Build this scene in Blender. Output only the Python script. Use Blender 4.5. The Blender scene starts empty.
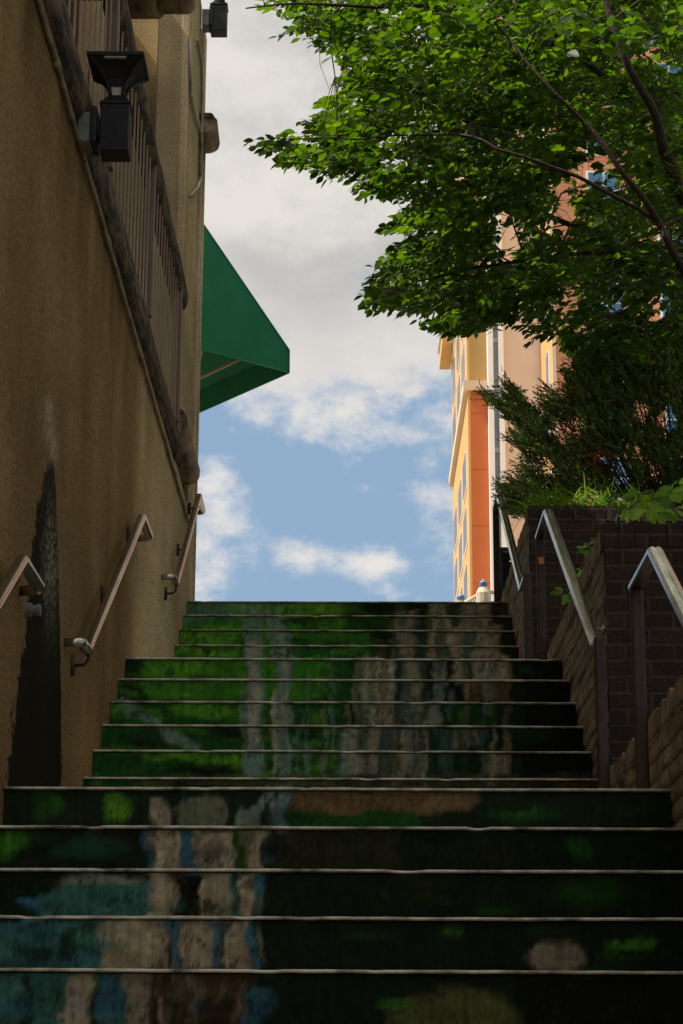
import bpy, math, random
import numpy as np
from mathutils import Vector, Matrix, noise
random.seed(7); rng = np.random.default_rng(7)
sc = bpy.context.scene
COL = sc.collection
PI = math.pi

# ------------------------------------------------------------------ camera
FPX, PITCH, ROLL, YAW = 2081.14, 0.00, 0.00476, -0.00785
PITCH = 0.27567
cp, sp = math.cos(PITCH), math.sin(PITCH)
_f = np.array([math.sin(YAW)*cp, math.cos(YAW)*cp, sp]); _r = np.array([math.cos(YAW), -math.sin(YAW), 0.0]); _u = np.cross(_r, _f)
CR = math.cos(ROLL)*_r + math.sin(ROLL)*_u; CU = -math.sin(ROLL)*_r + math.cos(ROLL)*_u
cam = bpy.data.cameras.new('camera'); camo = bpy.data.objects.new('camera', cam); COL.objects.link(camo)
cam.sensor_fit = 'VERTICAL'; cam.sensor_height = 24.0; cam.lens = FPX/1024*24; cam.clip_start = .05; cam.clip_end = 5000
M = Matrix.Identity(4)
for i in range(3):
    M[i][0] = CR[i]; M[i][1] = CU[i]; M[i][2] = -_f[i]
camo.matrix_world = M
sc.camera = camo

def proj(P):                      # measuring helper: where a world point was surveyed in the photograph
    P = np.asarray(P, float); z = P@_f
    return 341.5+FPX*(P@CR)/z, 512-FPX*(P@CU)/z
def ray(x, y): return CR*(x-341.5)/FPX + CU*(512-y)/FPX + _f
def atY(x, y, Y): r = ray(x, y); return Vector(r*(Y/r[1]))
def atX(x, y, X): r = ray(x, y); return Vector(r*(X/r[0]))
def atZ(x, y, Z): r = ray(x, y); return Vector(r*(Z/r[2]))

# ------------------------------------------------------------------ site dimensions
XL, XR, R, T = -1.17, 1.04, .165, .2915
Z0 = -.155                       # landing below the first flight in view
Y1 = 5.14                        # first nosing of each flight
LAND = [(-.155, 5.14), (1.0, 8.58), (2.155, 12.206)]   # (landing height, first nosing of the flight that leaves it)
ZTOP = 3.31; YTOP = 12.206+6*T
WALLTOP = 3.95

# ------------------------------------------------------------------ mesh helpers
class MB:
    def __init__(s): s.v = []; s.f = []; s.c = []
    def add(s, vs, fs):
        o = len(s.v); s.v += [tuple(p) for p in vs]; s.f += [tuple(i+o for i in q) for q in fs]; return s
    def box(s, x0, x1, y0, y1, z0, z1):
        return s.add([(x0,y0,z0),(x1,y0,z0),(x1,y1,z0),(x0,y1,z0),(x0,y0,z1),(x1,y0,z1),(x1,y1,z1),(x0,y1,z1)],
                     [(0,3,2,1),(4,5,6,7),(0,1,5,4),(1,2,6,5),(2,3,7,6),(3,0,4,7)])
    def prism(s, pts, d):        # pts: planar ring, d: extrusion vector
        n = len(pts); d = Vector(d); a = [Vector(p) for p in pts]; b = [p+d for p in a]
        return s.add(a+b, [tuple(range(n))[::-1], tuple(range(n, 2*n))]+[(i,(i+1)%n,(i+1)%n+n,i+n) for i in range(n)])
    def tube(s, path, r, n=10, flat=1.0, caps=True):   # r may be a list
        path = [Vector(p) for p in path]; k = len(path)
        rs = r if isinstance(r, (list, tuple)) else [r]*k
        prev = None; rings = []
        for i, p in enumerate(path):
            t = (path[min(i+1, k-1)]-path[max(i-1, 0)]).normalized()
            ref = Vector((1,0,0)) if abs(t.x) < .9 else Vector((0,0,1))
            if prev is None: a = (ref-t*ref.dot(t)).normalized()
            else: a = (prev-t*prev.dot(t)).normalized()
            prev = a; b = t.cross(a)
            sharp = 1.0
            if 0 < i < k-1:
                c = (path[i]-path[i-1]).normalized().dot((path[i+1]-path[i]).normalized()); sharp = 1/max(.6, math.sqrt(max(.0, (1+c)/2)))
            rings.append([p+(a*math.cos(2*PI*j/n)+b*math.sin(2*PI*j/n)*flat*sharp)*rs[i] for j in range(n)])
        vs = [q for g in rings for q in g]
        fs = [(i*n+j, i*n+(j+1)%n, (i+1)*n+(j+1)%n, (i+1)*n+j) for i in range(k-1) for j in range(n)]
        if caps: fs += [tuple(range(n))[::-1], tuple(range((k-1)*n, k*n))]
        return s.add(vs, fs)
    def sweep(s, path, prof, upv=(0,0,1)):     # profile (side, up) swept with mitred corners in a vertical plane
        path = [Vector(p) for p in path]; k = len(path); n = len(prof); side = Vector((1,0,0)); vs = []
        for i, p in enumerate(path):
            t0 = (path[i]-path[i-1]).normalized() if i else (path[1]-path[0]).normalized()
            t1 = (path[i+1]-path[i]).normalized() if i < k-1 else t0
            t = (t0+t1).normalized(); sc_ = 1/max(.5, t.dot(t0))
            up = side.cross(t).normalized()
            for a, b in prof: vs.append(p+side*a+up*b*sc_)
        fs = [(i*n+j, i*n+(j+1)%n, (i+1)*n+(j+1)%n, (i+1)*n+j) for i in range(k-1) for j in range(n)]
        fs += [tuple(range(n))[::-1], tuple(range((k-1)*n, k*n))]
        return s.add(vs, fs)
    def sphere(s, c, r, n=16, m=10, sx=1, sy=1, sz=1):
        vs = []; fs = []
        for i in range(m+1):
            th = PI*i/m
            for j in range(n):
                ph = 2*PI*j/n
                vs.append((c[0]+r*sx*math.sin(th)*math.cos(ph), c[1]+r*sy*math.sin(th)*math.sin(ph), c[2]+r*sz*math.cos(th)))
        for i in range(m):
            for j in range(n): fs.append((i*n+j, (i+1)*n+j, (i+1)*n+(j+1)%n, i*n+(j+1)%n))
        return s.add(vs, fs)
    def lathe(s, c, prof, n=16):
        vs = [(c[0]+r*math.cos(2*PI*j/n), c[1]+r*math.sin(2*PI*j/n), c[2]+z) for r, z in prof for j in range(n)]
        k = len(prof)
        fs = [(i*n+j, i*n+(j+1)%n, (i+1)*n+(j+1)%n, (i+1)*n+j) for i in range(k-1) for j in range(n)]
        fs += [tuple(range(n))[::-1], tuple(range((k-1)*n, k*n))]
        return s.add(vs, fs)
    def build(s, name, mat, parent=None, smooth=False, bevel=0, uv=False):
        me = bpy.data.meshes.new(name); me.from_pydata(s.v, [], s.f); me.validate(); me.update()
        if smooth: me.shade_smooth()
        if uv: box_uv(me)
        me.materials.append(mat)
        o = bpy.data.objects.new(name, me); COL.objects.link(o)
        if bevel:
            b = o.modifiers.new('bevel', 'BEVEL'); b.width = bevel; b.segments = 2; b.limit_method = 'ANGLE'
        if parent: o.parent = parent
        return o
def box_uv(me):
    ul = me.uv_layers.new(name='UVMap')
    for p in me.polygons:
        n = p.normal; ax = max(range(3), key=lambda k: abs(n[k]))
        for li in p.loop_indices:
            c = me.vertices[me.loops[li].vertex_index].co
            ul.data[li].uv = ((c.y, c.z), (c.x, c.z), (c.x, c.y))[ax]
def tag(o, label=None, cat=None, group=None, kind=None):
    if label: o['label'] = label
    if cat: o['category'] = cat
    if group: o['group'] = group
    if kind: o['kind'] = kind
    return o
def empty(name, loc=(0,0,0)):
    o = bpy.data.objects.new(name, None); COL.objects.link(o); o.empty_display_size = .1
    return o          # children are modelled in world coordinates; the base point is set in finish()
def np_mesh(name, V, F, mat, parent=None, smooth=False, col=None):
    V = np.asarray(V, np.float32).reshape(-1, 3); F = np.asarray(F, np.int32); k = F.shape[1]
    me = bpy.data.meshes.new(name); me.vertices.add(len(V)); me.vertices.foreach_set('co', V.ravel())
    me.loops.add(F.size); me.loops.foreach_set('vertex_index', F.ravel())
    me.polygons.add(len(F)); me.polygons.foreach_set('loop_start', np.arange(0, F.size, k, dtype=np.int32))
    me.polygons.foreach_set('loop_total', np.full(len(F), k, np.int32))
    me.update(calc_edges=True); me.validate()
    if col is not None:
        a = me.color_attributes.new('Paint', 'FLOAT_COLOR', 'POINT')
        c = np.ones((len(V), 4), np.float32); c[:, :3] = col; a.data.foreach_set('color', c.ravel())
    if smooth: me.shade_smooth()
    me.materials.append(mat)
    o = bpy.data.objects.new(name, me); COL.objects.link(o)
    if parent: o.parent = parent
    return o

# ------------------------------------------------------------------ materials
def newmat(name):
    m = bpy.data.materials.new(name); m.use_nodes = True; nt = m.node_tree
    return m, nt, nt.nodes, nt.links, nt.nodes['Principled BSDF']
def mapping(N, L, scale=(1,1,1), coord='Object'):
    tc = N.new('ShaderNodeTexCoord'); mp = N.new('ShaderNodeMapping'); mp.inputs['Scale'].default_value = scale
    L.new(tc.outputs[coord], mp.inputs['Vector']); return mp.outputs['Vector']
def noise_n(N, L, vec, scale, detail=4, rough=.55):
    n = N.new('ShaderNodeTexNoise'); n.inputs['Scale'].default_value = scale; n.inputs['Detail'].default_value = detail
    n.inputs['Roughness'].default_value = rough; L.new(vec, n.inputs['Vector']); return n.outputs['Fac']
def ramp(N, L, fac, stops):
    r = N.new('ShaderNodeValToRGB'); L.new(fac, r.inputs['Fac']); e = r.color_ramp.elements
    while len(e) > len(stops): e.remove(e[-1])
    while len(e) < len(stops): e.new(.5)
    for el, (p, c) in zip(e, stops): el.position = p; el.color = (*c, 1) if len(c) == 3 else c
    return r.outputs['Color']
def mix(N, L, fac, a, b, mode='MIX'):
    m = N.new('ShaderNodeMix'); m.data_type = 'RGBA'; m.blend_type = mode
    for sock, v in ((m.inputs[0], fac), (m.inputs[6], a), (m.inputs[7], b)):
        if isinstance(v, (int, float)): sock.default_value = v
        elif isinstance(v, tuple): sock.default_value = (*v, 1) if len(v) == 3 else v
        else: L.new(v, sock)
    return m.outputs[2]
def bump(N, L, B, h, strength, dist=.01):
    b = N.new('ShaderNodeBump'); b.inputs['Strength'].default_value = strength; b.inputs['Distance'].default_value = dist
    L.new(h, b.inputs['Height']); L.new(b.outputs['Normal'], B.inputs['Normal'])
def mat_n(name, c1, c2, scale=6, rough=.8, metal=0, bs=0, bscale=60, stretch=(1,1,1), lo=.35, hi=.65, spec=None, dist=.01):
    m, nt, N, L, B = newmat(name); v = mapping(N, L, stretch)
    f = noise_n(N, L, v, scale, 6, .6)
    L.new(ramp(N, L, f, [(lo, c1), (hi, c2)]), B.inputs['Base Color'])
    B.inputs['Roughness'].default_value = rough; B.inputs['Metallic'].default_value = metal
    if spec is not None: B.inputs['Specular IOR Level'].default_value = spec
    if bs: bump(N, L, B, noise_n(N, L, mapping(N, L), bscale, 4), bs, dist)
    return m

# stucco of the left wall: painted tone attribute x fine grain, vertical run marks
def stucco(name, tint=(1,1,1), paint=True, base=(.3,.235,.15)):
    m, nt, N, L, B = newmat(name)
    v = mapping(N, L, (1, .28, 1)); vs = mapping(N, L, (3.2, 1.1, .45))
    g = ramp(N, L, noise_n(N, L, v, 110, 4, .8), [(.3, (.40,.38,.34)), (.7, (1.42,1.42,1.42))])
    run = ramp(N, L, noise_n(N, L, vs, 1.2, 5), [(.30, (.70,.68,.62)), (.62, (1.1,1.1,1.1))])
    big = ramp(N, L, noise_n(N, L, v, 1.7, 4), [(.3, (.78,.76,.72)), (.7, (1.12,1.12,1.1))])
    if paint:
        a = N.new('ShaderNodeVertexColor'); a.layer_name = 'Paint'; c = a.outputs['Color']
    else: c = base
    c = mix(N, L, 1.0, c, g, 'MULTIPLY'); c = mix(N, L, 1.0, c, run, 'MULTIPLY'); c = mix(N, L, 1.0, c, big, 'MULTIPLY')
    L.new(c, B.inputs['Base Color']); B.inputs['Roughness'].default_value = .95; B.inputs['Specular IOR Level'].default_value = .04
    bump(N, L, B, noise_n(N, L, v, 130, 4, .8), .8, .008)
    return m
M_wall = stucco('stucco_painted')
M_wall2 = stucco('stucco_column', paint=False, base=(.56,.45,.28))
M_trim = stucco('stucco_trim', paint=False, base=(.74,.60,.42))
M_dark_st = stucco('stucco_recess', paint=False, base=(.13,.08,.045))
M_moss = mat_n('mossy_concrete', (.012,.009,.006), (.22,.15,.085), 24, .95, bs=1, bscale=40, stretch=(1,.2,1), lo=.42, hi=.78, dist=.02)
M_log = mat_n('brown_rounded_ledge', (.10,.06,.035), (.42,.31,.21), 16, .9, bs=1, bscale=45, lo=.32, hi=.62, dist=.01, stretch=(1,.3,1))
M_bars = mat_n('brown_rail_paint', (.24,.17,.125), (.36,.27,.20), 3, .6, stretch=(1,.2,.5))
M_slats = mat_n('brown_post', (.12,.085,.07), (.18,.13,.11), 5, .6, stretch=(1,.2,.5))
M_pipe = mat_n('painted_conduit', (.10,.08,.05), (.27,.22,.13), 9, .6)
M_pipe_l = mat_n('grey_conduit', (.26,.24,.20), (.5,.47,.4), 9, .5, metal=.3)
M_black = mat_n('black_lamp_metal', (.006,.006,.008), (.016,.016,.019), 20, .5, spec=.3)
M_grey = mat_n('grey_junction_box', (.10,.105,.11), (.2,.2,.2), 20, .5, metal=.3)
M_lens = mat_n('frosted_lens', (.35,.34,.28), (.5,.48,.4), 20, .25)
M_steel = mat_n('worn_stainless_steel', (.34,.31,.27), (.66,.62,.57), 30, .24, metal=1, stretch=(1,.15,.15), bs=.08, bscale=200)
M_steel2 = mat_n('handrail_worn_bronze', (.34,.29,.24), (.66,.61,.55), 16, .2, metal=1, stretch=(1,.15,.15), bs=.1, bscale=120)
M_post = mat_n('rusty_brown_post', (.020,.009,.005), (.055,.026,.014), 22, .6, bs=.3, bscale=90, stretch=(1,1,.4))
M_sticker = mat_n('orange_sticker', (.6,.12,.02), (.7,.2,.03), 5, .5)
M_soil = mat_n('dark_soil', (.015,.010,.006), (.06,.04,.02), 20, 1, bs=1)
M_bark = mat_n('tree_bark', (.016,.008,.005), (.055,.026,.015), 30, .9, bs=.8, bscale=50, stretch=(1,1,.3))
M_twig = mat_n('twig_bark', (.03,.018,.010), (.07,.045,.025), 30, .9)
M_ground = mat_n('street_paving', (.22,.20,.17), (.32,.30,.26), 2, .9, bs=.3)
def mat_riser():
    m, nt, N, L, B = newmat('mural_painted_riser'); v = mapping(N, L)
    a = N.new('ShaderNodeVertexColor'); a.layer_name = 'Paint'
    f1 = noise_n(N, L, v, 38, 8, .75); f2 = noise_n(N, L, mapping(N, L, (1,1,2.5)), 7, 6, .65)
    wear = ramp(N, L, f1, [(.30, (.45,.45,.45)), (.45, (.92,.92,.92)), (.75, (1.18,1.18,1.18))])
    c = mix(N, L, 1.0, a.outputs['Color'], wear, 'MULTIPLY')
    c = mix(N, L, 1.0, c, ramp(N, L, f2, [(.3, (.66,.66,.68)), (.62, (1.15,1.15,1.12))]), 'MULTIPLY')
    chip = ramp(N, L, noise_n(N, L, v, 85, 4, .7), [(.70, (0,0,0)), (.76, (1,1,1))])
    c = mix(N, L, mix(N, L, 1.0, chip, (.35,.35,.35), 'MULTIPLY'), c, (.20,.18,.13))
    L.new(c, B.inputs['Base Color']); B.inputs['Roughness'].default_value = .7; B.inputs['Specular IOR Level'].default_value = .12
    bump(N, L, B, f1, .5, .006)
    return m
M_riser = mat_riser()
M_tread = mat_n('worn_concrete_tread', (.13,.11,.085), (.66,.60,.50), 9, .85, bs=.5, bscale=70, lo=.34, hi=.58, stretch=(1,1,1))

def mat_brick(name, c1, c2, cm, bw=.203, bh=.0677, mortar=.0075, rough=.9, bs=1.0, grime=True, off=.5, dist=.02):
    m, nt, N, L, B = newmat(name); v = mapping(N, L, coord='UV')
    b = N.new('ShaderNodeTexBrick'); b.offset = off; b.inputs['Scale'].default_value = 1
    b.inputs['Brick Width'].default_value = bw; b.inputs['Row Height'].default_value = bh; b.inputs['Mortar Size'].default_value = mortar
    b.inputs['Mortar Smooth'].default_value = .25; b.inputs['Bias'].default_value = 0
    b.inputs['Color1'].default_value = (*c1, 1); b.inputs['Color2'].default_value = (*c2, 1); b.inputs['Mortar'].default_value = (*cm, 1)
    L.new(v, b.inputs['Vector']); o = mapping(N, L)
    c = mix(N, L, 1.0, b.outputs['Color'], ramp(N, L, noise_n(N, L, o, 9, 6, .7), [(.3, (.45,.45,.42)), (.65, (1.25,1.25,1.25))]), 'MULTIPLY') if grime else b.outputs['Color']
    L.new(c, B.inputs['Base Color']); B.inputs['Roughness'].default_value = rough
    inv = N.new('ShaderNodeMath'); inv.operation = 'SUBTRACT'; inv.inputs[0].default_value = 1; L.new(b.outputs['Fac'], inv.inputs[1])
    ad = N.new('ShaderNodeMath'); ad.operation = 'MULTIPLY_ADD'; L.new(noise_n(N, L, o, 60, 4), ad.inputs[0]); ad.inputs[1].default_value = .5; L.new(inv.outputs[0], ad.inputs[2])
    bump(N, L, B, ad.outputs[0], bs, dist)
    return m
M_brick = mat_brick('shaded_red_brick', (.020,.0075,.004), (.040,.016,.008), (.060,.038,.022))  # near-black base holds the shade on the front faces
M_brick_side = mat_brick('lit_weathered_brick', (.28,.215,.145), (.40,.31,.215), (.15,.11,.075), dist=.02, mortar=.009)  # same brick made paler, light on the side faces put into its colour
M_row = mat_brick('rowlock_brick', (.30,.22,.15), (.44,.34,.23), (.14,.11,.08), bw=.0677, bh=.102, off=0)  # side coping, pale like the lit side brick

def mat_leaf(name, c1, c2, trans, scale=3.0, rough=.45, tmix=.5):
    m, nt, N, L, B = newmat(name); v = mapping(N, L)
    c = ramp(N, L, noise_n(N, L, v, scale, 5, .8), [(.32, c1), (.68, c2)])
    g = N.new('ShaderNodeNewGeometry')
    c = mix(N, L, 1.0, c, ramp(N, L, g.outputs['Random Per Island'], [(0, (.30,.38,.4)), (.45, (.85,.88,.85)), (1, (1.45,1.25,1.15))]), 'MULTIPLY')
    L.new(c, B.inputs['Base Color']); B.inputs['Roughness'].default_value = rough; B.inputs['Specular IOR Level'].default_value = .25
    t = N.new('ShaderNodeBsdfTranslucent'); L.new(mix(N, L, 1.0, c, trans, 'MULTIPLY'), t.inputs['Color'])
    mx = N.new('ShaderNodeMixShader'); mx.inputs[0].default_value = tmix
    L.new(B.outputs[0], mx.inputs[1]); L.new(t.outputs[0], mx.inputs[2]); L.new(mx.outputs[0], N['Material Output'].inputs['Surface'])
    return m
M_leaf = mat_leaf('green_leaves', (.017,.048,.004), (.050,.112,.008), (3.2,2.9,.5), scale=6)
M_jun = mat_leaf('juniper_needles', (.05,.095,.02), (.15,.23,.05), (1.7,1.8,.7), scale=9, tmix=.22)
M_dead = mat_leaf('dead_needles', (.16,.05,.015), (.28,.10,.03), (1.2,1,.6), scale=9, tmix=.2)
M_grass = mat_leaf('grass_blades', (.10,.20,.03), (.20,.34,.06), (1.8,1.8,.7), scale=9)
M_creep = mat_leaf('creeper_leaves', (.15,.30,.02), (.25,.44,.04), (1.9,1.9,.6), scale=4, tmix=.5)

# ------------------------------------------------------------------ world and sun
SUN_AZ, SUN_EL = math.radians(-97), math.radians(55)        # azimuth from +Y towards +X
sd = Vector((math.sin(SUN_AZ)*math.cos(SUN_EL), math.cos(SUN_AZ)*math.cos(SUN_EL), math.sin(SUN_EL)))
w = bpy.data.worlds.new('World'); sc.world = w; w.use_nodes = True; nt = w.node_tree; N = nt.nodes; L = nt.links
bg = N['Background']; bg.inputs['Strength'].default_value = .1
sky = N.new('ShaderNodeTexSky'); sky.sky_type = 'NISHITA'; sky.sun_disc = False; sky.sun_elevation = SUN_EL; sky.sun_rotation = SUN_AZ % (2*PI)
sky.air_density = 1.0; sky.dust_density = 1.5; sky.ozone_density = 1.0
tc = N.new('ShaderNodeTexCoord'); V = tc.outputs['Generated']
sep = N.new('ShaderNodeSeparateXYZ'); L.new(V, sep.inputs[0])
def mth(op, a, b=None, c=None, clamp=False):
    n = N.new('ShaderNodeMath'); n.operation = op; n.use_clamp = clamp
    for i, v in enumerate((a, b, c)):
        if v is None: continue
        if isinstance(v, (int, float)): n.inputs[i].default_value = v
        else: L.new(v, n.inputs[i])
    return n.outputs[0]
def smooth(x, a, b):
    n = N.new('ShaderNodeMapRange'); n.interpolation_type = 'SMOOTHSTEP'; L.new(x, n.inputs[0]); n.inputs[1].default_value = a; n.inputs[2].default_value = b; return n.outputs[0]
Xs, Ys, Zs = sep.outputs
mp = N.new('ShaderNodeMapping'); mp.inputs['Scale'].default_value = (1, 1, 1.5); L.new(V, mp.inputs[0])
n1 = noise_n(N, L, mp.outputs[0], 24, 10, .62); n2 = noise_n(N, L, mp.outputs[0], 4.2, 5, .5); n3 = noise_n(N, L, mp.outputs[0], 7.5, 8, .58)
dens = mth('MULTIPLY_ADD', n1, 1.7, -.85)
dens = mth('ADD', dens, mth('MULTIPLY_ADD', n2, .8, -.4))
# overcast sheet higher up, open blue lower down
dens = mth('ADD', dens, mth('MULTIPLY', smooth(Zs, .28, .38), .66)); dens = mth('ADD', dens, mth('MULTIPLY', smooth(Zs, .37, .43), .6))
dens = mth('ADD', dens, -.17)
def puff(px, py, rx, ry, a):       # a cloud bank in a given direction
    d = ray(px, py); d = d/np.linalg.norm(d)
    dx = mth('MULTIPLY', mth('SUBTRACT', Xs, float(d[0])), FPX/rx/1.03); dz = mth('MULTIPLY', mth('SUBTRACT', Zs, float(d[2])), FPX/ry*.97)
    q = mth('ADD', mth('MULTIPLY', dx, dx), mth('MULTIPLY', dz, dz))
    g = mth('MULTIPLY', mth('EXPONENT', mth('MULTIPLY', q, -1.0)), a)
    return mth('MULTIPLY', g, smooth(Ys, 0, .1))
for p in [(215,545,42,55,.52),(300,560,26,16,.42),(372,562,40,15,.42),(432,495,32,16,.38),(285,395,75,55,.42),(400,410,40,45,.22),(210,490,25,40,.2),(370,490,20,10,.14),(312,488,14,9,.16),(400,345,60,25,.2),(450,430,20,20,.15)]:
    dens = mth('ADD', dens, puff(*p))
dens = mth('ADD', dens, mth('MULTIPLY', puff(300,470,60,38,1.0), -.14))
dens = mth('ADD', dens, mth('MULTIPLY', puff(330,350,26,14,1.0), -.10))
alpha = smooth(dens, -.08, .42)
shade = ramp(N, L, n3, [(.36, (3.1,3.1,3.15)), (.50, (4.2,4.05,3.85)), (.62, (5.6,5.3,4.9))])
white = (5.7,5.45,5.15)
ccol = mix(N, L, smooth(Zs, .30, .385), white, shade)
blue = mix(N, L, .7, mix(N, L, 1.0, sky.outputs[0], (.72,.72,.72), 'MULTIPLY'), (2.15,3.25,4.6))
hi = mix(N, L, smooth(Zs, .55, .8), (1.0,1.0,1.0), (2.2,2.1,1.9))     # unseen cloud overhead made brighter to light the alley
ccol = mix(N, L, 1.0, ccol, hi, 'MULTIPLY')
L.new(mix(N, L, mth('MULTIPLY', alpha, .96), blue, ccol), bg.inputs['Color'])
sl = bpy.data.lights.new('sun', 'SUN'); sl.energy = 4.0; sl.angle = math.radians(.5); sl.color = (1, .93, .82)
so = bpy.data.objects.new('sun', sl); COL.objects.link(so); so.location = (0,0,30); so.rotation_euler = sd.to_track_quat('Z', 'Y').to_euler()
sc.view_settings.view_transform = 'Standard'; sc.view_settings.look = 'None'; sc.view_settings.exposure = 0.55; sc.view_settings.gamma = 1

# ------------------------------------------------------------------ ground
g = MB(); W = 900
prof = [(-400, -1.325), (14.6, -1.325), (14.6, 3.303), (1500, 3.303)]
for i in range(3):
    (ya, za), (yb, zb) = prof[i], prof[i+1]
    g.add([(-W,ya,za),(W,ya,za),(W,yb,zb),(-W,yb,zb)], [(0,1,2,3)])
tag(g.build('ground', M_ground), 'paved ground at the foot and the head of the stairs', None, kind='structure')

# ------------------------------------------------------------------ staircase with the mural
GR=(.13,.36,.018); G2=(.05,.22,.014); G3=(.012,.075,.008); DK=(.005,.013,.005); BK=(.0025,.0035,.0025)
BE=(.42,.35,.235); BB=(.19,.26,.23); BL=(.05,.17,.26); TE=(.045,.15,.125); BR=(.16,.10,.045); OL=(.08,.11,.03); LT=(.30,.42,.33)
S = []   # strokes in survey coordinates: (kind, a, b, c, d, colour, softness, slant/opacity)
def st(x0, x1, y0, y1, c, soft=4, slant=0, op=.9): S.append(('s', x0, x1, y0, y1, c, soft, slant, op))
def el(cx, cy, rx, ry, c, soft=.5, op=.9): S.append(('e', cx, cy, rx, ry, c, soft, 0, op))
# broad grounds
st(60,345,590,660,G2,15); st(170,300,590,620,LT,18,0,.35); st(176,240,606,622,TE,8,0,.5); st(230,340,600,616,GR,10,0,.6)
st(176,235,628,657,GR,10); st(300,365,598,615,GR,8); st(320,375,618,640,G2,8,0,.8); st(290,345,640,657,G3,10)
st(345,372,600,630,DK,8,0,.7); st(372,432,600,660,DK,6); st(352,395,612,632,G3,6); st(345,370,640,660,G2,6)
st(428,520,598,660,BE,5); st(449,458,598,626,G3,2); st(395,418,612,657,BE,5,0,.5); st(434,448,626,660,DK,3,0,.6); st(462,475,630,684,TE,3,0,.85)
st(488,522,598,626,BK,5); st(500,525,624,660,DK,6,0,.95); st(494,510,606,618,OL,4,0,.5)
el(207,650,7,6,BK); el(228,650,10,5,DK,.5,.8); el(305,622,45,5,DK,.6,.8); el(250,606,22,4,BB,.6,.6)
# second flight
st(60,345,657,700,G2,15); st(118,345,700,790,G3,12); st(120,142,655,690,BK,5); st(115,146,690,704,BK,6,0,.7)
el(190,670,50,14,GR,.7,.65); el(205,710,42,12,GR,.6,.75); el(150,716,22,10,G2,.6,.8); el(250,733,75,10,DK,.6,.85); el(150,738,40,8,DK,.6,.6)
st(140,345,753,762,GR,5,0,.75); el(180,757,40,8,GR,.6,.7); el(235,770,100,5,BK,.6,.95); st(262,345,735,775,G3,8,0,.8)
S.append(('l', 118,702,196,750,BB,9,0,.8)); el(138,716,10,8,BK,.7,.7)
st(345,520,657,790,DK,6); st(330,372,657,700,G3,10); st(362,394,657,728,BE,5,0,.8); st(338,358,725,776,BB,5,0,.7); st(350,380,728,776,BE,5,0,.55)
st(394,411,655,728,(.02,.06,.045),3); st(411,422,660,700,BE,3,0,.8); st(434,447,655,684,BE,3,0,.8); st(453,462,655,684,BE,3,0,.7); st(474,512,655,682,BE,5,0,.9)
st(400,412,728,776,BE,3,0,.5); st(425,440,700,728,BE,4,0,.5); st(440,455,728,776,TE,4,0,.5); st(380,392,728,776,TE,3,0,.7)
st(462,512,682,703,BR,6,0,.8); st(438,462,682,703,BK,4,0,.8); st(455,500,704,728,G3,8,0,.9); st(457,480,729,748,BE,6,0,.6); st(486,510,753,775,BE,6,0,.5)
st(520,620,650,790,BK,8,0,.97); el(530,671,20,5,G3,.6,.9); el(530,735,30,14,G3,.7,.5); st(508,522,655,700,DK,5,0,.9); st(140,600,774,790,BR,6,0,.35)  # right end near-black, tree shade put into the paint
# brushed mottling and the many soft falling strands
_r = random.Random(3)
for _ in range(170):
    cx_, cy_ = _r.uniform(90, 345), _r.uniform(598, 785); el(cx_, cy_, _r.uniform(10, 34), _r.uniform(3, 9), _r.choice([GR, GR, G2, G3, DK, (.03,.13,.03), (.10,.25,.03)]), .9, _r.uniform(.25, .55))
for _ in range(75):
    cx_ = _r.uniform(345, 512); w_ = _r.uniform(2, 8); y0_ = _r.choice([596, 612, 640, 660, 690, 700, 728]); st(cx_, cx_+w_, y0_, y0_+_r.uniform(25, 120), _r.choice([BE, BB, TE, DK, DK, G3, BR, (.02,.06,.045)]), 3.5, _r.uniform(-3, 3), _r.uniform(.25, .6))
for _ in range(16):
    cx_ = _r.uniform(236, 335); st(cx_, cx_+_r.uniform(1.5, 4), _r.uniform(630, 740), _r.uniform(745, 785), _r.choice([BB, BE, DK, G3]), 2.5, _r.uniform(-2, 2), _r.uniform(.2, .5))
# thin falls
st(246,262,632,776,BB,3,0,.95); st(249,259,640,740,BE,3,0,.6); st(262,275,612,634,BB,3,8,.9); st(268,290,634,660,BB,3,6,.7); st(277,291,655,776,BB,3,0,.75); st(271,276,690,776,BE,2,0,.6); st(282,288,655,730,BE,2,0,.5)
st(305,312,745,776,BB,2,0,.6); st(295,299,735,776,BB,2,0,.4); st(322,326,730,776,BB,2,0,.35); st(240,258,606,632,BB,5,6,.6)
# first flight
_n0 = len(S)
st(-200,900,787,1200,DK,4,0,1); st(-200,900,787,830,(.010,.022,.007),3,0,1)  # dark ground, shade over the lower steps put into the paint
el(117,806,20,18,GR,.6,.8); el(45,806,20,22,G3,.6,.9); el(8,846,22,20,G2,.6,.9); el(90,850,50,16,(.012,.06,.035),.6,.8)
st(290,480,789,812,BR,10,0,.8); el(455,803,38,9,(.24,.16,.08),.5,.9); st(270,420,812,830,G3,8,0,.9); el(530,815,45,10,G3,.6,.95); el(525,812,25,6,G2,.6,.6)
el(202,812,34,17,(.15,.17,.10),.25,.9); st(150,166,797,832,BE,4,6,.85); st(262,276,787,812,BB,4,-10,.8); st(246,262,808,830,BB,4,-8,.7); st(276,288,787,830,BB,3,0,.8); st(286,290,787,830,BL,2,0,.7)
st(154,183,829,872,BE,4,0,.9); st(183,198,829,872,BL,4,0,.8); st(200,234,829,872,BE,4,0,.85); st(234,250,829,872,G3,4,0,.8); st(250,266,829,872,BE,4,0,.8); st(143,154,829,872,BL,4,0,.5)
el(215,848,12,10,BR,.6,.5); el(580,848,13,16,G3,.6,.8); st(270,400,829,869,(.035,.03,.012),12,0,.5)
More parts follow.
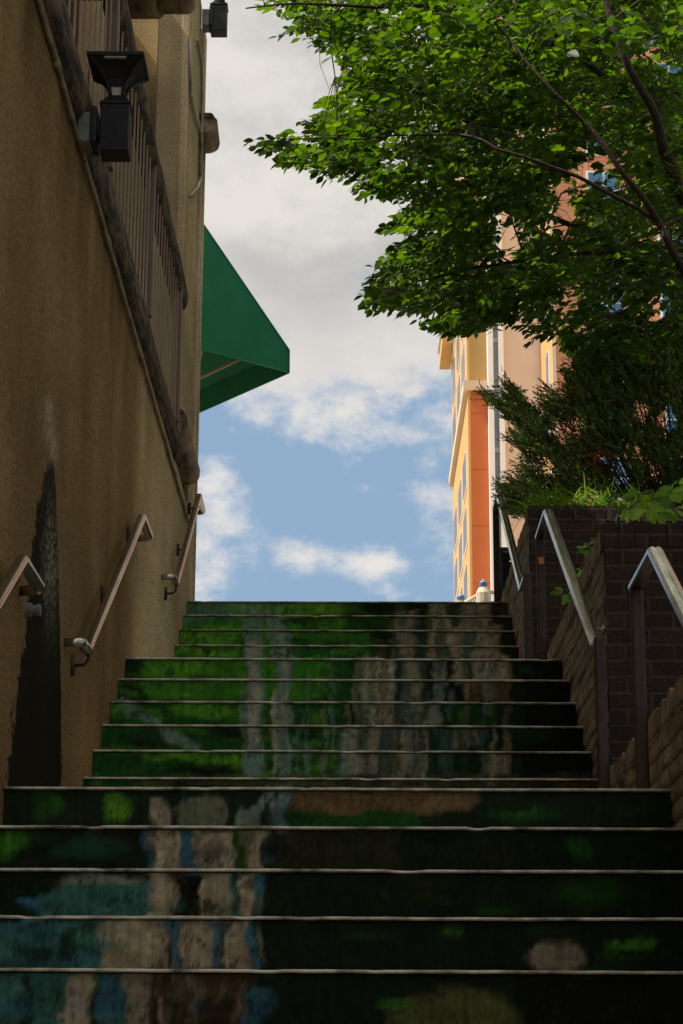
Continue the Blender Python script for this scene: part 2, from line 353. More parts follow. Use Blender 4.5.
el(100,915,70,44,TE,.12,.95); el(100,880,62,8,BE,.6,.35); st(149,172,872,920,BE,4,0,.9); st(172,206,872,920,BK,6,0,.85); st(205,226,872,920,BE,4,0,.85); st(226,238,872,920,TE,4,0,.7); st(238,255,872,920,BE,4,0,.85); st(255,265,872,920,BL,3,0,.7)
el(175,905,14,10,TE,.6,.5); el(590,890,50,26,G3,.7,.7)
st(-40,104,920,972,TE,10,0,.95); st(-40,60,920,942,BL,12,0,.35); st(102,164,920,972,BE,5,0,.9); st(164,180,920,972,BL,4,6,.85); st(182,211,920,972,BE,4,0,.8); st(211,226,920,972,BL,4,0,.75); st(228,247,920,972,BE,4,0,.8); st(247,256,920,972,BL,3,0,.85)
el(35,955,26,18,DK,.6,.8); el(68,945,16,26,DK,.6,.85); el(130,958,20,8,BR,.6,.5); el(558,958,36,18,(.26,.22,.16),.35,.8); el(632,943,30,9,G2,.6,.9)
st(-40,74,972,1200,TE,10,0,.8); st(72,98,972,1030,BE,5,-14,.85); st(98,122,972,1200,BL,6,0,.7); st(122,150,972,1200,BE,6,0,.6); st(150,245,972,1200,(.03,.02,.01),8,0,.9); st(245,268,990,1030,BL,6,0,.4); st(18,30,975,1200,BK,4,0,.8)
el(455,1032,78,52,(.10,.11,.035),.3,.85); el(400,1005,24,10,G2,.6,.5); st(520,700,972,1200,BK,20,0,.7); el(195,990,50,12,BR,.6,.35)  # right end darkened in the paint for shade

for _ in range(60):
    cx_ = _r.uniform(145, 268); w_ = _r.uniform(2, 7); y0_ = _r.uniform(790, 1000); st(cx_, cx_+w_, y0_, y0_+_r.uniform(20, 90), _r.choice([BR, BK, BL, TE, BE, (.24,.17,.10)]), 3.5, _r.uniform(-3, 3), _r.uniform(.2, .5))
for _ in range(70):
    cx_, cy_ = _r.choice([_r.uniform(-20, 150), _r.uniform(270, 680)]), _r.uniform(790, 1024); el(cx_, cy_, _r.uniform(14, 50), _r.uniform(4, 14), _r.choice([G3, G2, DK, BK, BK, (.03,.02,.008), (.012,.06,.035)]), .9, _r.uniform(.2, .5))
for _ in range(46):
    el(_r.uniform(150, 262), _r.uniform(835, 1024), _r.uniform(3, 11), _r.uniform(4, 14), _r.choice([BK, BK, BR, (.10,.07,.04), (.05,.06,.03)]), .9, _r.uniform(.3, .75))
for _ in range(26):
    el(_r.uniform(-10, 150), _r.uniform(880, 1024), _r.uniform(8, 26), _r.uniform(4, 12), _r.choice([DK, TE, BL, (.08,.20,.16)]), .9, _r.uniform(.25, .6))
def sstep(a): a = np.clip(a, 0, 1); return a*a*(3-2*a)
def paint(px, py):
    shp = px.shape
    # hand-painted wobble
    wx = np.array([noise.noise(Vector((a*.045, b*.05, 3.3))) for a, b in zip(px.ravel(), py.ravel())]).reshape(shp)
    wy = np.array([noise.noise(Vector((a*.03, b*.06, 9.1))) for a, b in zip(px.ravel(), py.ravel())]).reshape(shp)
    fx = np.array([noise.noise(Vector((a*.16, b*.16, 5.1))) for a, b in zip(px.ravel(), py.ravel())]).reshape(shp)
    lowf = sstep((py-786)/20); x = px+wx*(5.5+7*lowf)+fx*3.2+wy*4*lowf; y = py+wy*6+fx*2.5
    out = np.zeros(shp+(3,)); out[:] = G3
    for k, a, b, c, d, colr, soft, sl_, op in S:
        if k == 's':
            o = sl_*(y-c)/max(1, d-c)
            soft = soft*1.5; m = sstep((x-a-o)/soft+.5)*sstep((b+o-x if False else b+o-x)/soft+.5)*sstep((y-c)/3+.5)*sstep((d-y)/3+.5)
        elif k == 'e':
            q = np.sqrt(((x-a)/b_(b if False else c))**2+((y-b)/d)**2) if False else np.sqrt(((x-a)/c)**2+((y-b)/d)**2)
            m = sstep((1-q)/soft)
        else:
            dx, dy = c-a, d-b; Ln = math.hypot(dx, dy); t = ((x-a)*dx+(y-b)*dy)/Ln**2; n_ = np.abs((x-a)*dy-(y-b)*dx)/Ln
            m = sstep((soft*.8-n_)/(soft*.5))*((t > 0) & (t < 1))
        m = (m*op)[..., None]; out = out*(1-m)+np.array(colr)*m
    sk = np.array([noise.noise(Vector((a*.42, b*.42, 7.7))) for a, b in zip(px.ravel(), py.ravel())]).reshape(shp)
    ck = np.array([noise.noise(Vector((a*.035, b*.05, 4.4))) for a, b in zip(px.ravel(), py.ravel())]).reshape(shp)
    vk = np.array([noise.noise(Vector((a*.22, b*.02, 2.4))) for a, b in zip(px.ravel(), py.ravel())]).reshape(shp)
    fl = sstep((sk-.36+ck*.6)/.2)[..., None]*.6          # flaked, dirty spots in patches
    out = out*(1-fl)+np.array((.02,.018,.012))*fl
    out *= 1+.30*vk[..., None]                                # run marks of the brush
    out *= (1+.35*fx[..., None])
    return np.clip(out, .003, .8)
stair = empty('staircase')
tag(stair, 'wide concrete staircase with a green waterfall mural painted on its risers', 'staircase')
NX, NZ = 420, 12
def make_riser(Yn, Zt, lo=False, fade=True):
    nx, nz = (60, 3) if lo else (NX, NZ)
    xs = np.linspace(XL+.0015, XR-.0015, nx); zs = np.linspace(Zt-R+.0, Zt-.013, nz)
    X, Z = np.meshgrid(xs, zs)
    YY = np.full(X.shape, Yn+.014)
    P = np.stack([X, YY, Z], -1); z = P@_f
    px = 341.5+FPX*(P@CR)/z; py = 512-FPX*(P@CU)/z
    if lo: col = np.zeros(X.shape+(3,)); col[:] = G3
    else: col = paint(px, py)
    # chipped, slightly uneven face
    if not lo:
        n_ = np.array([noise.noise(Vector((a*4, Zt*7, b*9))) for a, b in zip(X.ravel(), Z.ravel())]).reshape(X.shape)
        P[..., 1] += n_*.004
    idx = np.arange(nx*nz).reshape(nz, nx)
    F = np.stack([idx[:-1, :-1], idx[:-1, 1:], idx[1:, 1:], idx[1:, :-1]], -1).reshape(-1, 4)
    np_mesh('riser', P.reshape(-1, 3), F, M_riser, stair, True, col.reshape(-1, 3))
def make_tread(Yn, Yb, Zt, lo=False):
    nx = 20 if lo else 260
    xs = np.linspace(XL+.002, XR-.002, nx)
    prof = [(.03, -.0092), (.006, -.0092), (.001, -.0085), (0, -.005), (.002, -.0015), (.008, 0), (.05, 0), (Yb-Yn, 0), (Yb-Yn, -.0092)]
    k = len(prof); Vv = []
    for x in xs:
        j = noise.noise(Vector((x*1.6, Zt*9, 1)))*.0016+noise.noise(Vector((x*14, Zt*9, 2)))*.0009
        e = noise.noise(Vector((x*30, Zt*5, 7)))
        chip = max(0, noise.noise(Vector((x*9, Zt*13, 4)))-.36)*.06
        for i, (dy, dz) in enumerate(prof):
            inn = i < 6
            Vv.append((x, Yn+dy+(chip+e*.0012 if inn else 0), Zt+dz+(j if i < 7 else 0)-(.000 if not inn else chip*.12)))
    F = [(a*k+i, a*k+(i+1)%k, (a+1)*k+(i+1)%k, (a+1)*k+i) for a in range(nx-1) for i in range(k)]
    np_mesh('tread', Vv, F, M_tread, stair, False)
flights = [(-1.31, 1.9)]+LAND
for fi, (zl, yf) in enumerate(flights):
    lo = fi == 0
    nxt = flights[fi+1][1]+.014 if fi < 3 else YTOP+1.2
    for i in range(7):
        Yn = yf+i*T; Zt = zl+(i+1)*R
        make_riser(Yn, Zt, lo or (fi == 1 and i == 0))
        make_tread(Yn, (Yn+T+.014) if i < 6 else nxt, Zt, lo)
b = MB()      # concrete mass under the treads
for fi, (zl, yf) in enumerate(flights):
    for i in range(7):
        Yn = yf+i*T; b.box(XL, XR, Yn+.03, (Yn+T+.02 if i < 6 else (flights[fi+1][1]+.02 if fi < 3 else YTOP+1.2)), -1.5, zl+(i+1)*R-.016)
b.build('base', M_tread, stair)

# ------------------------------------------------------------------ building on the left
bl = empty('stucco_building'); tag(bl, 'brown stucco building on the left with stained wall and balcony railing', 'building')
ys = np.unique(np.concatenate([np.linspace(-3, 4, 25), np.linspace(4, 6.4, 40), np.linspace(6.4, 8.8, 190), np.linspace(8.8, 14.5, 150)]))
zs = np.unique(np.concatenate([np.linspace(-1.5, .7, 20), np.linspace(.7, 3.1, 190), np.linspace(3.1, WALLTOP, 50)]))
Y, Z = np.meshgrid(ys, zs)
nn = lambda a, b, s, k: np.array([noise.noise(Vector((p*s, q*s, k))) for p, q in zip(a.ravel(), b.ravel())]).reshape(a.shape)
base = np.zeros(Y.shape+(3,)); base[:] = (.275,.182,.082)
lt = sstep((Y-10.1+nn(Y, Z*.3, .6, 2)*.5)/1.3)[..., None]; base = base*(1-lt)+np.array((.60,.465,.275))*lt     # paler, warmer towards the far end
seam = np.exp(-((Y-9.42)/.012)**2)+.8*np.exp(-((Y-9.9)/.012)**2); base *= (1-.45*np.clip(seam, 0, 1))[..., None]
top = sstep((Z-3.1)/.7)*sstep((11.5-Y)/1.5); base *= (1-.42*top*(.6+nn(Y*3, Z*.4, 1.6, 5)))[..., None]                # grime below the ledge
# dark spear-shaped paint mark
pyb, pzb = [], []
Pt = np.stack([np.full(Y.shape, XL), Y, Z], -1)
zc = Pt@_f; PX = 341.5+FPX*(Pt@CR)/zc; PYY = 512-FPX*(Pt@CU)/zc
w1 = nn(Y, Z, 9, 1)*5+nn(Y*.5, Z, 34, 4)*5
left = np.interp(PYY, [395, 440, 470, 520, 600, 700, 790], [50, 50, 44, 33, 26, 14, 3])+w1
right = np.interp(PYY, [395, 440, 470, 520, 600, 700, 790], [51, 53, 55, 57, 59, 61, 61])+w1*.15
m = (sstep((PX-left)/4)*sstep((right-PX)/1.6+.5)*sstep((PYY-452)/20))[..., None]*.96
base = base*(1-m)+np.array((.007,.010,.008))*m
sp_ = (np.exp(-((PX-51-w1)/7)**2)*np.exp(-((PYY-560)/55)**2))*np.clip(.55+nn(Y, Z, 45, 8)*2.6, 0, 1)
base = base*(1-sp_[..., None]*.8)+np.array((.42,.38,.28))*sp_[..., None]*.8
sc2 = sstep((6-np.abs(PX-(46+(PYY-395)*.14)-w1))/4)*sstep((PYY-390)/12)*sstep((475-PYY)/25)*np.clip(.7+nn(Y, Z, 30, 6), 0, 1)
base = base*(1-sc2[..., None]*.75)+np.array((.46,.41,.31))*sc2[..., None]*.75
edge = (sstep((PX-left+8)/8)*sstep((left-PX)/5+.3)*sstep((PYY-470)/30))[..., None]*.35
base = base*(1-edge)+np.array((.12,.085,.04))*edge
Xg = np.full(Y.shape, XL)+nn(Y, Z, .9, 11)*.004
idx = np.arange(Y.size).reshape(Y.shape)
F = np.stack([idx[:-1, :-1], idx[:-1, 1:], idx[1:, 1:], idx[1:, :-1]], -1).reshape(-1, 4)
np_mesh('wall', np.stack([Xg, Y, Z], -1).reshape(-1, 3), F, M_wall, bl, True, np.clip(base, .005, .8).reshape(-1, 3))
MB().box(-9, XL-.006, -3, 14.495, -1.5, WALLTOP).build('wall_core', M_wall2, bl)
ZB = 7.9
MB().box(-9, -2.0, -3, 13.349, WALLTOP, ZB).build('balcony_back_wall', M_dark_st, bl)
MB().box(-2.1, -1.24, -3, 12.95, WALLTOP-.002, WALLTOP+.06).build('balcony_floor', M_wall2, bl)
u = MB(); u.box(-9, -1.39, 13.35, 14.49, WALLTOP+.001, ZB); u.build('upper_wall', M_wall2, bl)
MB().box(-1.389, -1.175, 12.952, 14.0, 4.26, ZB).build('column', M_wall2, bl, bevel=.012)
MB().box(-1.223, -1.172, 12.948, 13.02, 4.27, ZB).build('corner_trim', M_trim, bl, bevel=.006)  # reveal of the column, paler to paint in the light on it
MB().box(-1.62, -1.26, 12.96, 14.0, WALLTOP+.002, 4.255).build('recess', M_dark_st, bl)  # set-back filler, dark stucco painting in the shadow of the reveal
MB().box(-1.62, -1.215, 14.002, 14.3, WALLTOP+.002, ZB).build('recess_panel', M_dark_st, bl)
t = MB(); t.box(-1.62, -1.172, 14.302, 14.502, WALLTOP+.003, ZB); t.build('corner_trim', M_trim, bl, bevel=.01)
MB().box(XL-.01, XL+.006, 14.36, 14.505, 3.3, WALLTOP+.001).build('corner_trim', M_trim, bl)
# the block over the balcony, set back, keeps the alley in shade
MB().box(-9, -1.75, -3, 12.949, 7.35, ZB).build('upper_storey', M_wall2, bl)
# chamfered corner wall that carries the awning
A = atZ(200.7, 350, 5.8); Bc = atZ(289, 373, 5.8); Cc = atZ(199.5, 409, 5.8)
dAB = (Bc-A).normalized(); dBC = (Cc-Bc).normalized()
dBC = (dBC-dAB*dBC.dot(dAB)).normalized()
base_pt = A-dAB*.35
q0 = Vector((-1.62, 14.4, 0)); q1 = base_pt.copy(); q1.z = 0
w0 = q1-dBC*.3; w1_ = q1+dBC*3.6
mb = MB(); mb.prism([(w0.x,w0.y,3.3),(w1_.x,w1_.y,3.3),(w1_.x-6,w1_.y,3.3),(-8,14.52,3.3),(-1.40,14.52,3.3)], (0,0,ZB-3.3)); mb.build('corner_wall', M_wall2, bl)
# ledges with rounded edges
def ledge(name, x0, y0, y1, zc_, rx, rz, mat, back=.3, seed=0):
    n = 16; prof = []
    for j in range(n+1):
        a = -PI/2+PI*j/n; prof.append((x0-rx+rx*math.cos(a), zc_+rz*math.sin(a)))
    prof = [(x0-rx-back, zc_-rz)]+prof+[(x0-rx-back, zc_+rz)]
    k = len(prof); Ln = max(2, int((y1-y0)/.03)); Vv = []
    for i in range(Ln+1):
        yy = y0+(y1-y0)*i/Ln; e = min(1, (y1-yy)/rz); s_ = math.sqrt(max(.0, 1-(1-e)**2))*.6+.4 if e < 1 else 1
        for j, (a, b) in enumerate(prof):
            jit = 0 if j in (0, k-1) else noise.noise(Vector((yy*1.6, a*20+seed, b*20)))*.006+noise.noise(Vector((yy*4, a*45, b*45+seed)))*.003
            Vv.append((a+jit-(1-s_)*rx*.5*(j not in (0, k-1)), yy, zc_+(b-zc_)*s_+jit))
    F = [(i*k+j, i*k+(j+1)%k, (i+1)*k+(j+1)%k, (i+1)*k+j) for i in range(Ln) for j in range(k)]
    mb_ = MB(); mb_.add(Vv, F+[tuple(range(k)), tuple(range(Ln*k, (Ln+1)*k))[::-1]])
    return mb_.build(name, mat, bl, smooth=True)
ledge('ledge', -1.125, -1, 12.75, 4.015, .05, .10, M_moss, .3)
ledge('ledge', -1.085, 12.62, 13.82, 4.17, .07, .085, M_log, .3, 5)
ledge('ledge', -1.06, -1, 12.30, 6.95, .07, .10, M_log, .2, 9)
ledge('ledge', -1.27, -1, 12.36, 6.95, .05, .10, M_log, .2, 12)
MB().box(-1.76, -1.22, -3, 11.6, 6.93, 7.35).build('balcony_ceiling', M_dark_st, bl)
ledge('ledge', -1.05, 14.1, 14.52, 7.00, .09, .08, M_log, .3, 15)
# railing
rl = MB().box(-.001,.001,0,.001,0,.001)
ledge('top_rail', -1.108, 3, 12.78, 5.045, .05, .085, M_moss, .05, 21)
for Yp in (3.2, 5.0, 6.8, 8.62, 10.48, 12.3):
    MB().box(-1.178, -1.122, Yp+.09, Yp+.15, 4.10, 5.0).build('rail_post', M_slats, bl, bevel=.004)
for yy in np.arange(3.0, 12.75, .155):
    if any(Yp+.03 < yy < Yp+.2 for Yp in (3.2, 5.0, 6.8, 8.62, 10.48, 12.3)): continue
    MB().box(-1.144, -1.136, yy-.008, yy+.008, 4.09, 5.0).build('baluster', M_bars, bl)

# ------------------------------------------------------------------ conduits on the left wall
cd = MB(); pts = []
for i in range(60):
    yy = 3+i*(13.75-3)/59; pts.append((XL+.014, yy, 3.815+.006*math.sin(i*1.7)))
cd.tube(pts, .011, 8)
for i, yy in enumerate((5.2, 7.2, 8.9, 10.5, 11.35, 12.6)): cd.tube([(XL+.014, yy-.03, 3.815), (XL+.014, yy+.03, 3.815)], .0165, 8)
tag(cd.build('conduit_pipe', M_pipe, smooth=True), 'long brown conduit pipe running under the mossy ledge of the left wall', 'pipe')
def wallpt(x, y, X=-1.160): return atX(x, y, X)
cq = empty('conduit_pipe'); tag(cq, 'pale looping conduit running down the column from the upper wall lamp', 'pipe')
MB().tube([wallpt(189.5, 38), wallpt(190, 70), wallpt(190.5, 95), wallpt(196, 115), wallpt(201, 133), wallpt(202, 160), wallpt(201, 178), wallpt(197, 189), wallpt(190.5, 196)], .012, 8).build('conduit', M_pipe_l, cq, smooth=True)
MB().tube([wallpt(197.5, 40), wallpt(201.5, 60), wallpt(202.5, 83), wallpt(202, 133), wallpt(200.5, 175)], .011, 8).build('conduit', M_pipe_l, cq, smooth=True)
cz = MB().tube([(-1.164, 14.40, 3.4), (-1.164, 14.40, 7.0)], .011, 8); tag(cz.build('downpipe', M_trim, smooth=True), 'thin pale downpipe at the far corner of the left wall', 'pipe')

# ------------------------------------------------------------------ wall lamps
def lamp(cx, cy, zc_, wallx, label, ymount):
    L0 = empty('wall_lamp'); tag(L0, label, 'lamp', 'black lantern lamps on the left building')
    h = .06
    b = MB(); b.box(cx-h, cx+h, cy-h, cy+h, zc_-.115, zc_+.105); b.box(cx-h-.006, cx+h+.006, cy-h-.006, cy+h+.006, zc_+.095, zc_+.108)
    b.add([(cx-h,cy-h,zc_+.108),(cx+h,cy-h,zc_+.108),(cx+h,cy+h,zc_+.108),(cx-h,cy+h,zc_+.108),(cx-.032,cy-.032,zc_+.15),(cx+.032,cy-.032,zc_+.15),(cx+.032,cy+.032,zc_+.15),(cx-.032,cy+.032,zc_+.15)],
          [(0,1,5,4),(1,2,6,5),(2,3,7,6),(3,0,4,7),(4,5,6,7)])
    b.build('body', M_black, L0, bevel=.004)
    n = MB()      # flared square hood on four curved ribs
    for sx in (-1, 1):
        for sy in (-1, 1):
            pth = [(cx+sx*r_, cy+sy*r_, zc_+z_) for r_, z_ in ((.026,.15),(.030,.18),(.045,.22),(.075,.262),(.108,.290))]
            n.tube(pth, .009, 6)
    n.build('hood_rib', M_black, L0)
    # curved side panels
    hp = MB(); prof = [(.028,.19),(.043,.222),(.072,.26),(.108,.288)]
    for k in range(4):
        a = k*PI/2; ca, sa = math.cos(a), math.sin(a); vs = []
        for r_, z_ in prof:
            for s_ in (-1, 1):
                x_, y_ = r_, s_*r_; vs.append((cx+x_*ca-y_*sa, cy+x_*sa+y_*ca, zc_+z_))
        hp.add(vs, [(2*i, 2*i+1, 2*i+3, 2*i+2) for i in range(3)])
    hp.build('shade_panel', M_black, L0)
    MB().box(cx-.12, cx+.12, cy-.12, cy+.12, zc_+.288, zc_+.308).build('hood', M_black, L0, bevel=.005)
    MB().box(cx-.024, cx+.024, cy-.024, cy+.024, zc_+.13, zc_+.21).build('lens', M_lens, L0)
    MB().box(cx-.045, cx+.045, cy-.112, cy-.06, zc_+.281, zc_+.2875).build('lens', M_lens, L0)
    MB().box(wallx+.075, cx-h, ymount-.04, ymount+.04, zc_-.04, zc_+.04).build('arm', M_black, L0, bevel=.004)
    MB().box(wallx+.055, wallx+.08, ymount-.075, ymount+.075, zc_-.08, zc_+.08).build('mount_plate', M_black, L0, bevel=.004)
    MB().box(wallx, wallx+.055, ymount-.06, ymount+.06, zc_-.075, zc_+.06).build('junction_box', M_grey, L0, bevel=.004)
c1 = atY(116, 131, 7.92); lamp(c1.x, 7.92, c1.z, -1.165, 'black metal wall lamp nearest the viewer, in front of the balcony railing', 7.92)
c2 = atY(219, 20, 13.95); lamp(c2.x, 13.95, c2.z, -1.165, 'black wall lamp high on the far corner of the left building, at the frame top', 13.95)

# ------------------------------------------------------------------ stub pipe in the wall
sp0 = MB(); c = atX(26, 610, XL); sp0.tube([(XL-.01, c.y, c.z), (XL+.02, c.y, c.z)], .026, 14); sp0.tube([(XL+.02, c.y, c.z), (XL+.04, c.y, c.z)], .018, 14); sp0.tube([(XL+.04, c.y, c.z), (XL+.052, c.y, c.z)], .022, 14)
tag(sp0.build('pipe_stub', M_grey, smooth=False), 'short round metal pipe stub sticking out of the dark stain on the left wall', 'pipe')

# ------------------------------------------------------------------ handrails, left
def rprof(w, h, n=14, p=3.0):
    out = []
    for j in range(n):
        a = 2*PI*j/n; ca, sa = math.cos(a), math.sin(a)
        out.append((w*math.copysign(abs(ca)**(2/p), ca), h*math.copysign(abs(sa)**(2/p), sa)))
    return out
def left_rail(y0, z0, y1, z1, label, dark=False):
    o = empty('handrail'); tag(o, label, 'handrail', 'handrails fixed to the left wall')
    X = -1.10; m = M_steel2
    ext = .38
    path = [(X, y0-.16, z0), (X, y0, z0), (X, y1, z1), (X, y1+ext, z1)]
    b = MB(); b.sweep(path, rprof(.021, .017)); b.build('rail', m, o, smooth=True)
    # returns into the wall
    for yy, zz, s_ in ((y0-.16, z0, -1), (y1+ext, z1, 1)):
        b = MB(); b.tube([(X, yy-.001*s_, zz), (X-.004, yy+.016*s_, zz-.002), (X-.02, yy+.026*s_, zz-.004), (XL+.002, yy+.028*s_, zz-.005)], .018, 10); b.build('wall_return', m, o, smooth=True)
    for t_ in (.02, .48, .97):
        yy = y0+(y1-y0)*t_; zz = z0+(z1-z0)*t_
        b = MB(); b.tube([(X, yy, zz-.015), (X, yy, zz-.05), (X-.015, yy, zz-.07), (XL+.012, yy, zz-.075)], .007, 8)
        b.tube([(XL+.008, yy, zz-.115), (XL+.008, yy, zz-.035)], .011, 8)
        b.build('bracket', M_post, o, smooth=True)
left_rail(4.75, .62, 6.61, 1.703, 'metal handrail cut off by the left edge of the photo, beside the dark wall stain')
left_rail(8.32, 1.76, 10.236, 2.867, 'middle of the three metal handrails on the left wall, beside the second flight')
left_rail(12.25, 3.01, 13.882, 4.04, 'farthest metal handrail on the left wall, ending against the sky')
# ------------------------------------------------------------------ handrails, right
def right_rail(y0, z0, y1, z1, zb0, zb1, label, ybase=None, sticker=False, e0=.12, e1=.5):
    o = empty('handrail'); tag(o, label, 'handrail', 'post-mounted handrails in front of the brick walls')
    X = .97
    path = [(X, y0-e0+.045, z0), (X, y0, z0), (X, y1, z1), (X, y1+e1, z1)]
    pr = [(-.025,-.008),(-.021,-.014),(.021,-.014),(.025,-.008),(.025,.006),(.017,.013),(.005,.015),(.0035,.011),(-.0035,.011),(-.005,.015),(-.017,.013),(-.025,.006)]
    b = MB(); b.sweep(path, pr); b.build('rail', M_steel, o)
    for yy, zt, zb, s_ in ((y0-e0+.02, z0, zb0, 0), (y1+e1-.02, z1, zb1, 1)):
        b = MB(); b.sweep([(X, yy, zb), (X, yy, zt-.012)], [(-.021,-.021),(.021,-.021),(.021,.021),(-.021,.021)])
        b2 = MB(); b2.box(X-.022, X+.022, yy-.022, yy+.022, zb, zt-.012+(0 if s_ else .034)); p = b2.build('post', M_post, o, bevel=.009)
        MB().box(X-.045, X+.045, yy-.04, yy+.04, zb, zb+.008).build('base_plate', M_post, o)
        if s_ and sticker:
            s0 = MB(); s0.box(X-.012, X+.014, yy-.026, yy-.0225, zt-.155, zt-.118); s0.build('sticker', M_sticker, p)
    yy = y0+(y1-y0)*.16; zz = z0+(z1-z0)*.16
    b = MB(); b.tube([(X, yy, zz-.012), (X+.01, yy, zz-.03), (XR-.006, yy, zz-.035)], .007, 8); b.tube([(XR-.01, yy, zz-.035), (XR-.001, yy, zz-.035)], .024, 12)
    b.build('bracket', M_steel2, o)
right_rail(4.75, .64, 6.56, 1.726, Z0, 1.0, 'grey steel handrail at the right edge, in front of the dark brick pier')
right_rail(8.26, 1.77, 10.19, 2.885, 1.0, 2.155, 'long steel handrail of the second flight, with an orange sticker on its far post', sticker=True)
right_rail(11.84, 2.88, 13.68, 4.0, 2.155, ZTOP, 'steel handrail on the right at the head of the stairs, farthest of the right rails', e0=.34, e1=.36)

# ------------------------------------------------------------------ brick planters
def planter(yf, yb, ztop, zlow, label, front=True, tid=0):
    o = empty('brick_planter'); tag(o, label, 'planter', 'stepped brick planters right of the stairs')
    th = .10; cap = .102
    def rough_side(x, y0, y1, z0, z1):
        # side wall built of individually set courses: relief in the mesh
        n1_ = int((y1-y0)/.0339); nz = int((z1-z0)/.01693); Vv = []; 
        Yg, Zg = np.meshgrid(np.linspace(y0, y1, n1_+1), np.linspace(z0, z1, nz+1))
        row = np.floor(Zg/.0677).astype(int); colm = np.floor(Yg/.203+.5*(row % 2)).astype(int)
        h = (np.sin(row*12.9898+colm*78.233+tid)*43758.5453) % 1
        mort = ((Zg/.0677) % 1 < .14)
        X_ = np.full(Yg.shape, x)-(h-.5)*.011+mort*.007
        idx = np.arange(Yg.size).reshape(Yg.shape)
        F = np.stack([idx[:-1, :-1], idx[:-1, 1:], idx[1:, 1:], idx[1:, :-1]], -1).reshape(-1, 4)
        vs = np.stack([X_, Yg, Zg], -1).reshape(-1, 3)
        m_ = MB(); m_.v = [tuple(v) for v in vs]; m_.f = [tuple(f) for f in F]
        return m_
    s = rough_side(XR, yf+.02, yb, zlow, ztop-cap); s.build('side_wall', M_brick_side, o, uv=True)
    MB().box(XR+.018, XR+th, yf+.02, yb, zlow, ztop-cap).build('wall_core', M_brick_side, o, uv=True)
    # rowlock bricks along the top, each slightly out of line
    cp_ = MB(); yy = yf+.102
    while yy < yb-.02:
        j = random.uniform(-.006, .006); k = random.uniform(-.005, .004)
        cp_.box(XR-.006+j, XR+th+.004, yy, min(yy+.0585, yb), ztop-cap+.001, ztop+k); yy += .0677
    cp_.build('coping', M_row, o, uv=True, bevel=.004)
    if front:
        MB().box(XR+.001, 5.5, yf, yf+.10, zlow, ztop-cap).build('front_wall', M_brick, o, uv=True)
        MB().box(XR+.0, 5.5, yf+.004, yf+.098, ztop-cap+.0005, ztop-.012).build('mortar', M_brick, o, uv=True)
        fc = MB(); xx = XR-.006
        while xx < 5.5:
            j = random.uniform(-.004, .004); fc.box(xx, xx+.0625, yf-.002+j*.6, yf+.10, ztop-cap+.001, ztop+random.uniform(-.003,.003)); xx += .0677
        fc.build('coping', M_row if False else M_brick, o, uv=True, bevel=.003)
    MB().box(XR+th-.01, 5.5, yf+.05, yb, zlow, ztop-.09).build('soil', M_soil, o)
    return o
planter(1.5, 8.468, 1.309, -1.32, 'low brick wall beside the first flight, cut by the right edge')
planter(8.47, 12.108, 2.348, -1.32, 'middle brick planter with a dark brick pier behind the nearest right handrail', tid=3)
planter(12.11, 15.6, 3.47, -1.32, 'highest brick planter at the head of the stairs, under the juniper', tid=8)

# ------------------------------------------------------------------ green awning
M_aw = mat_n('green_canvas', (.012,.24,.115), (.018,.30,.15), 3, .75, bs=.25, bscale=400)
M_awf = mat_n('beige_awning_frame', (.55,.40,.26), (.7,.55,.38), 8, .5)
aw = empty('awning'); tag(aw, 'dark green canvas awning with pale frame on the far corner of the left building', 'awning')
zb = 5.8; zv = zb+(atY(288.4, 350, Bc.y).z-zb)
P0 = A-dAB*.34; P1 = Bc; Lw = 2.4
apex_s = atY(203, 224, A.y); slope = (apex_s.z-zv)/((Vector((Bc.x,Bc.y,0))-Vector((apex_s.x,apex_s.y,0))).length)
run = (P1-P0).length; ztopw = zv+slope*run
def aP(s, l, z): p = P0+dAB*s*run+dBC*l; return Vector((p.x, p.y, z))
th = .006
def sheet(pts, nrm):
    m_ = MB(); m_.prism(pts, Vector(nrm)*th); return m_
sheet([aP(0,0,zb), aP(1,0,zb), aP(1,0,zv), aP(0,0,ztopw)], dBC).build('side_panel', M_aw, aw)
sheet([aP(0,Lw,zb), aP(1,Lw,zb), aP(1,Lw,zv), aP(0,Lw,ztopw)], dBC).build('side_panel', M_aw, aw)
sheet([aP(1,.001,zb), aP(1,Lw,zb), aP(1,Lw,zv), aP(1,.001,zv)], -dAB).build('valance', M_aw, aw)
sheet([aP(1,0,zv), aP(1,Lw,zv), aP(0,Lw,ztopw), aP(0,0,ztopw)], Vector((0,0,1))).build('top_panel', M_aw, aw)
hm = MB()     # stitched hems along the panel edges
for pth in ([aP(0,0,zb+.004), aP(1,0,zb+.004), aP(1,Lw,zb+.004)], [aP(0,0,ztopw), aP(1,0,zv), aP(1,Lw,zv)], [aP(1,0,zb), aP(1,0,zv)]): hm.tube(pth, .006, 6)
hm.build('hem', M_aw, aw, smooth=True)
fr = MB()
fr.tube([aP(0,Lw-.05,zb+.03), aP(.98,Lw-.05,zb+.03)], .012, 8)
fr.tube([aP(.62,.02,zb+.03), aP(.62,Lw-.02,zb+.03)], .014, 8); fr.tube([aP(.30,.02,zb+.03), aP(.62,Lw*.30,zb+.03)], .014, 8); fr.tube([aP(.62,Lw*.30,zb+.03), aP(.62,Lw*.30,zv+.1)], .010, 8)
fr.build('frame', M_awf, aw, smooth=True)

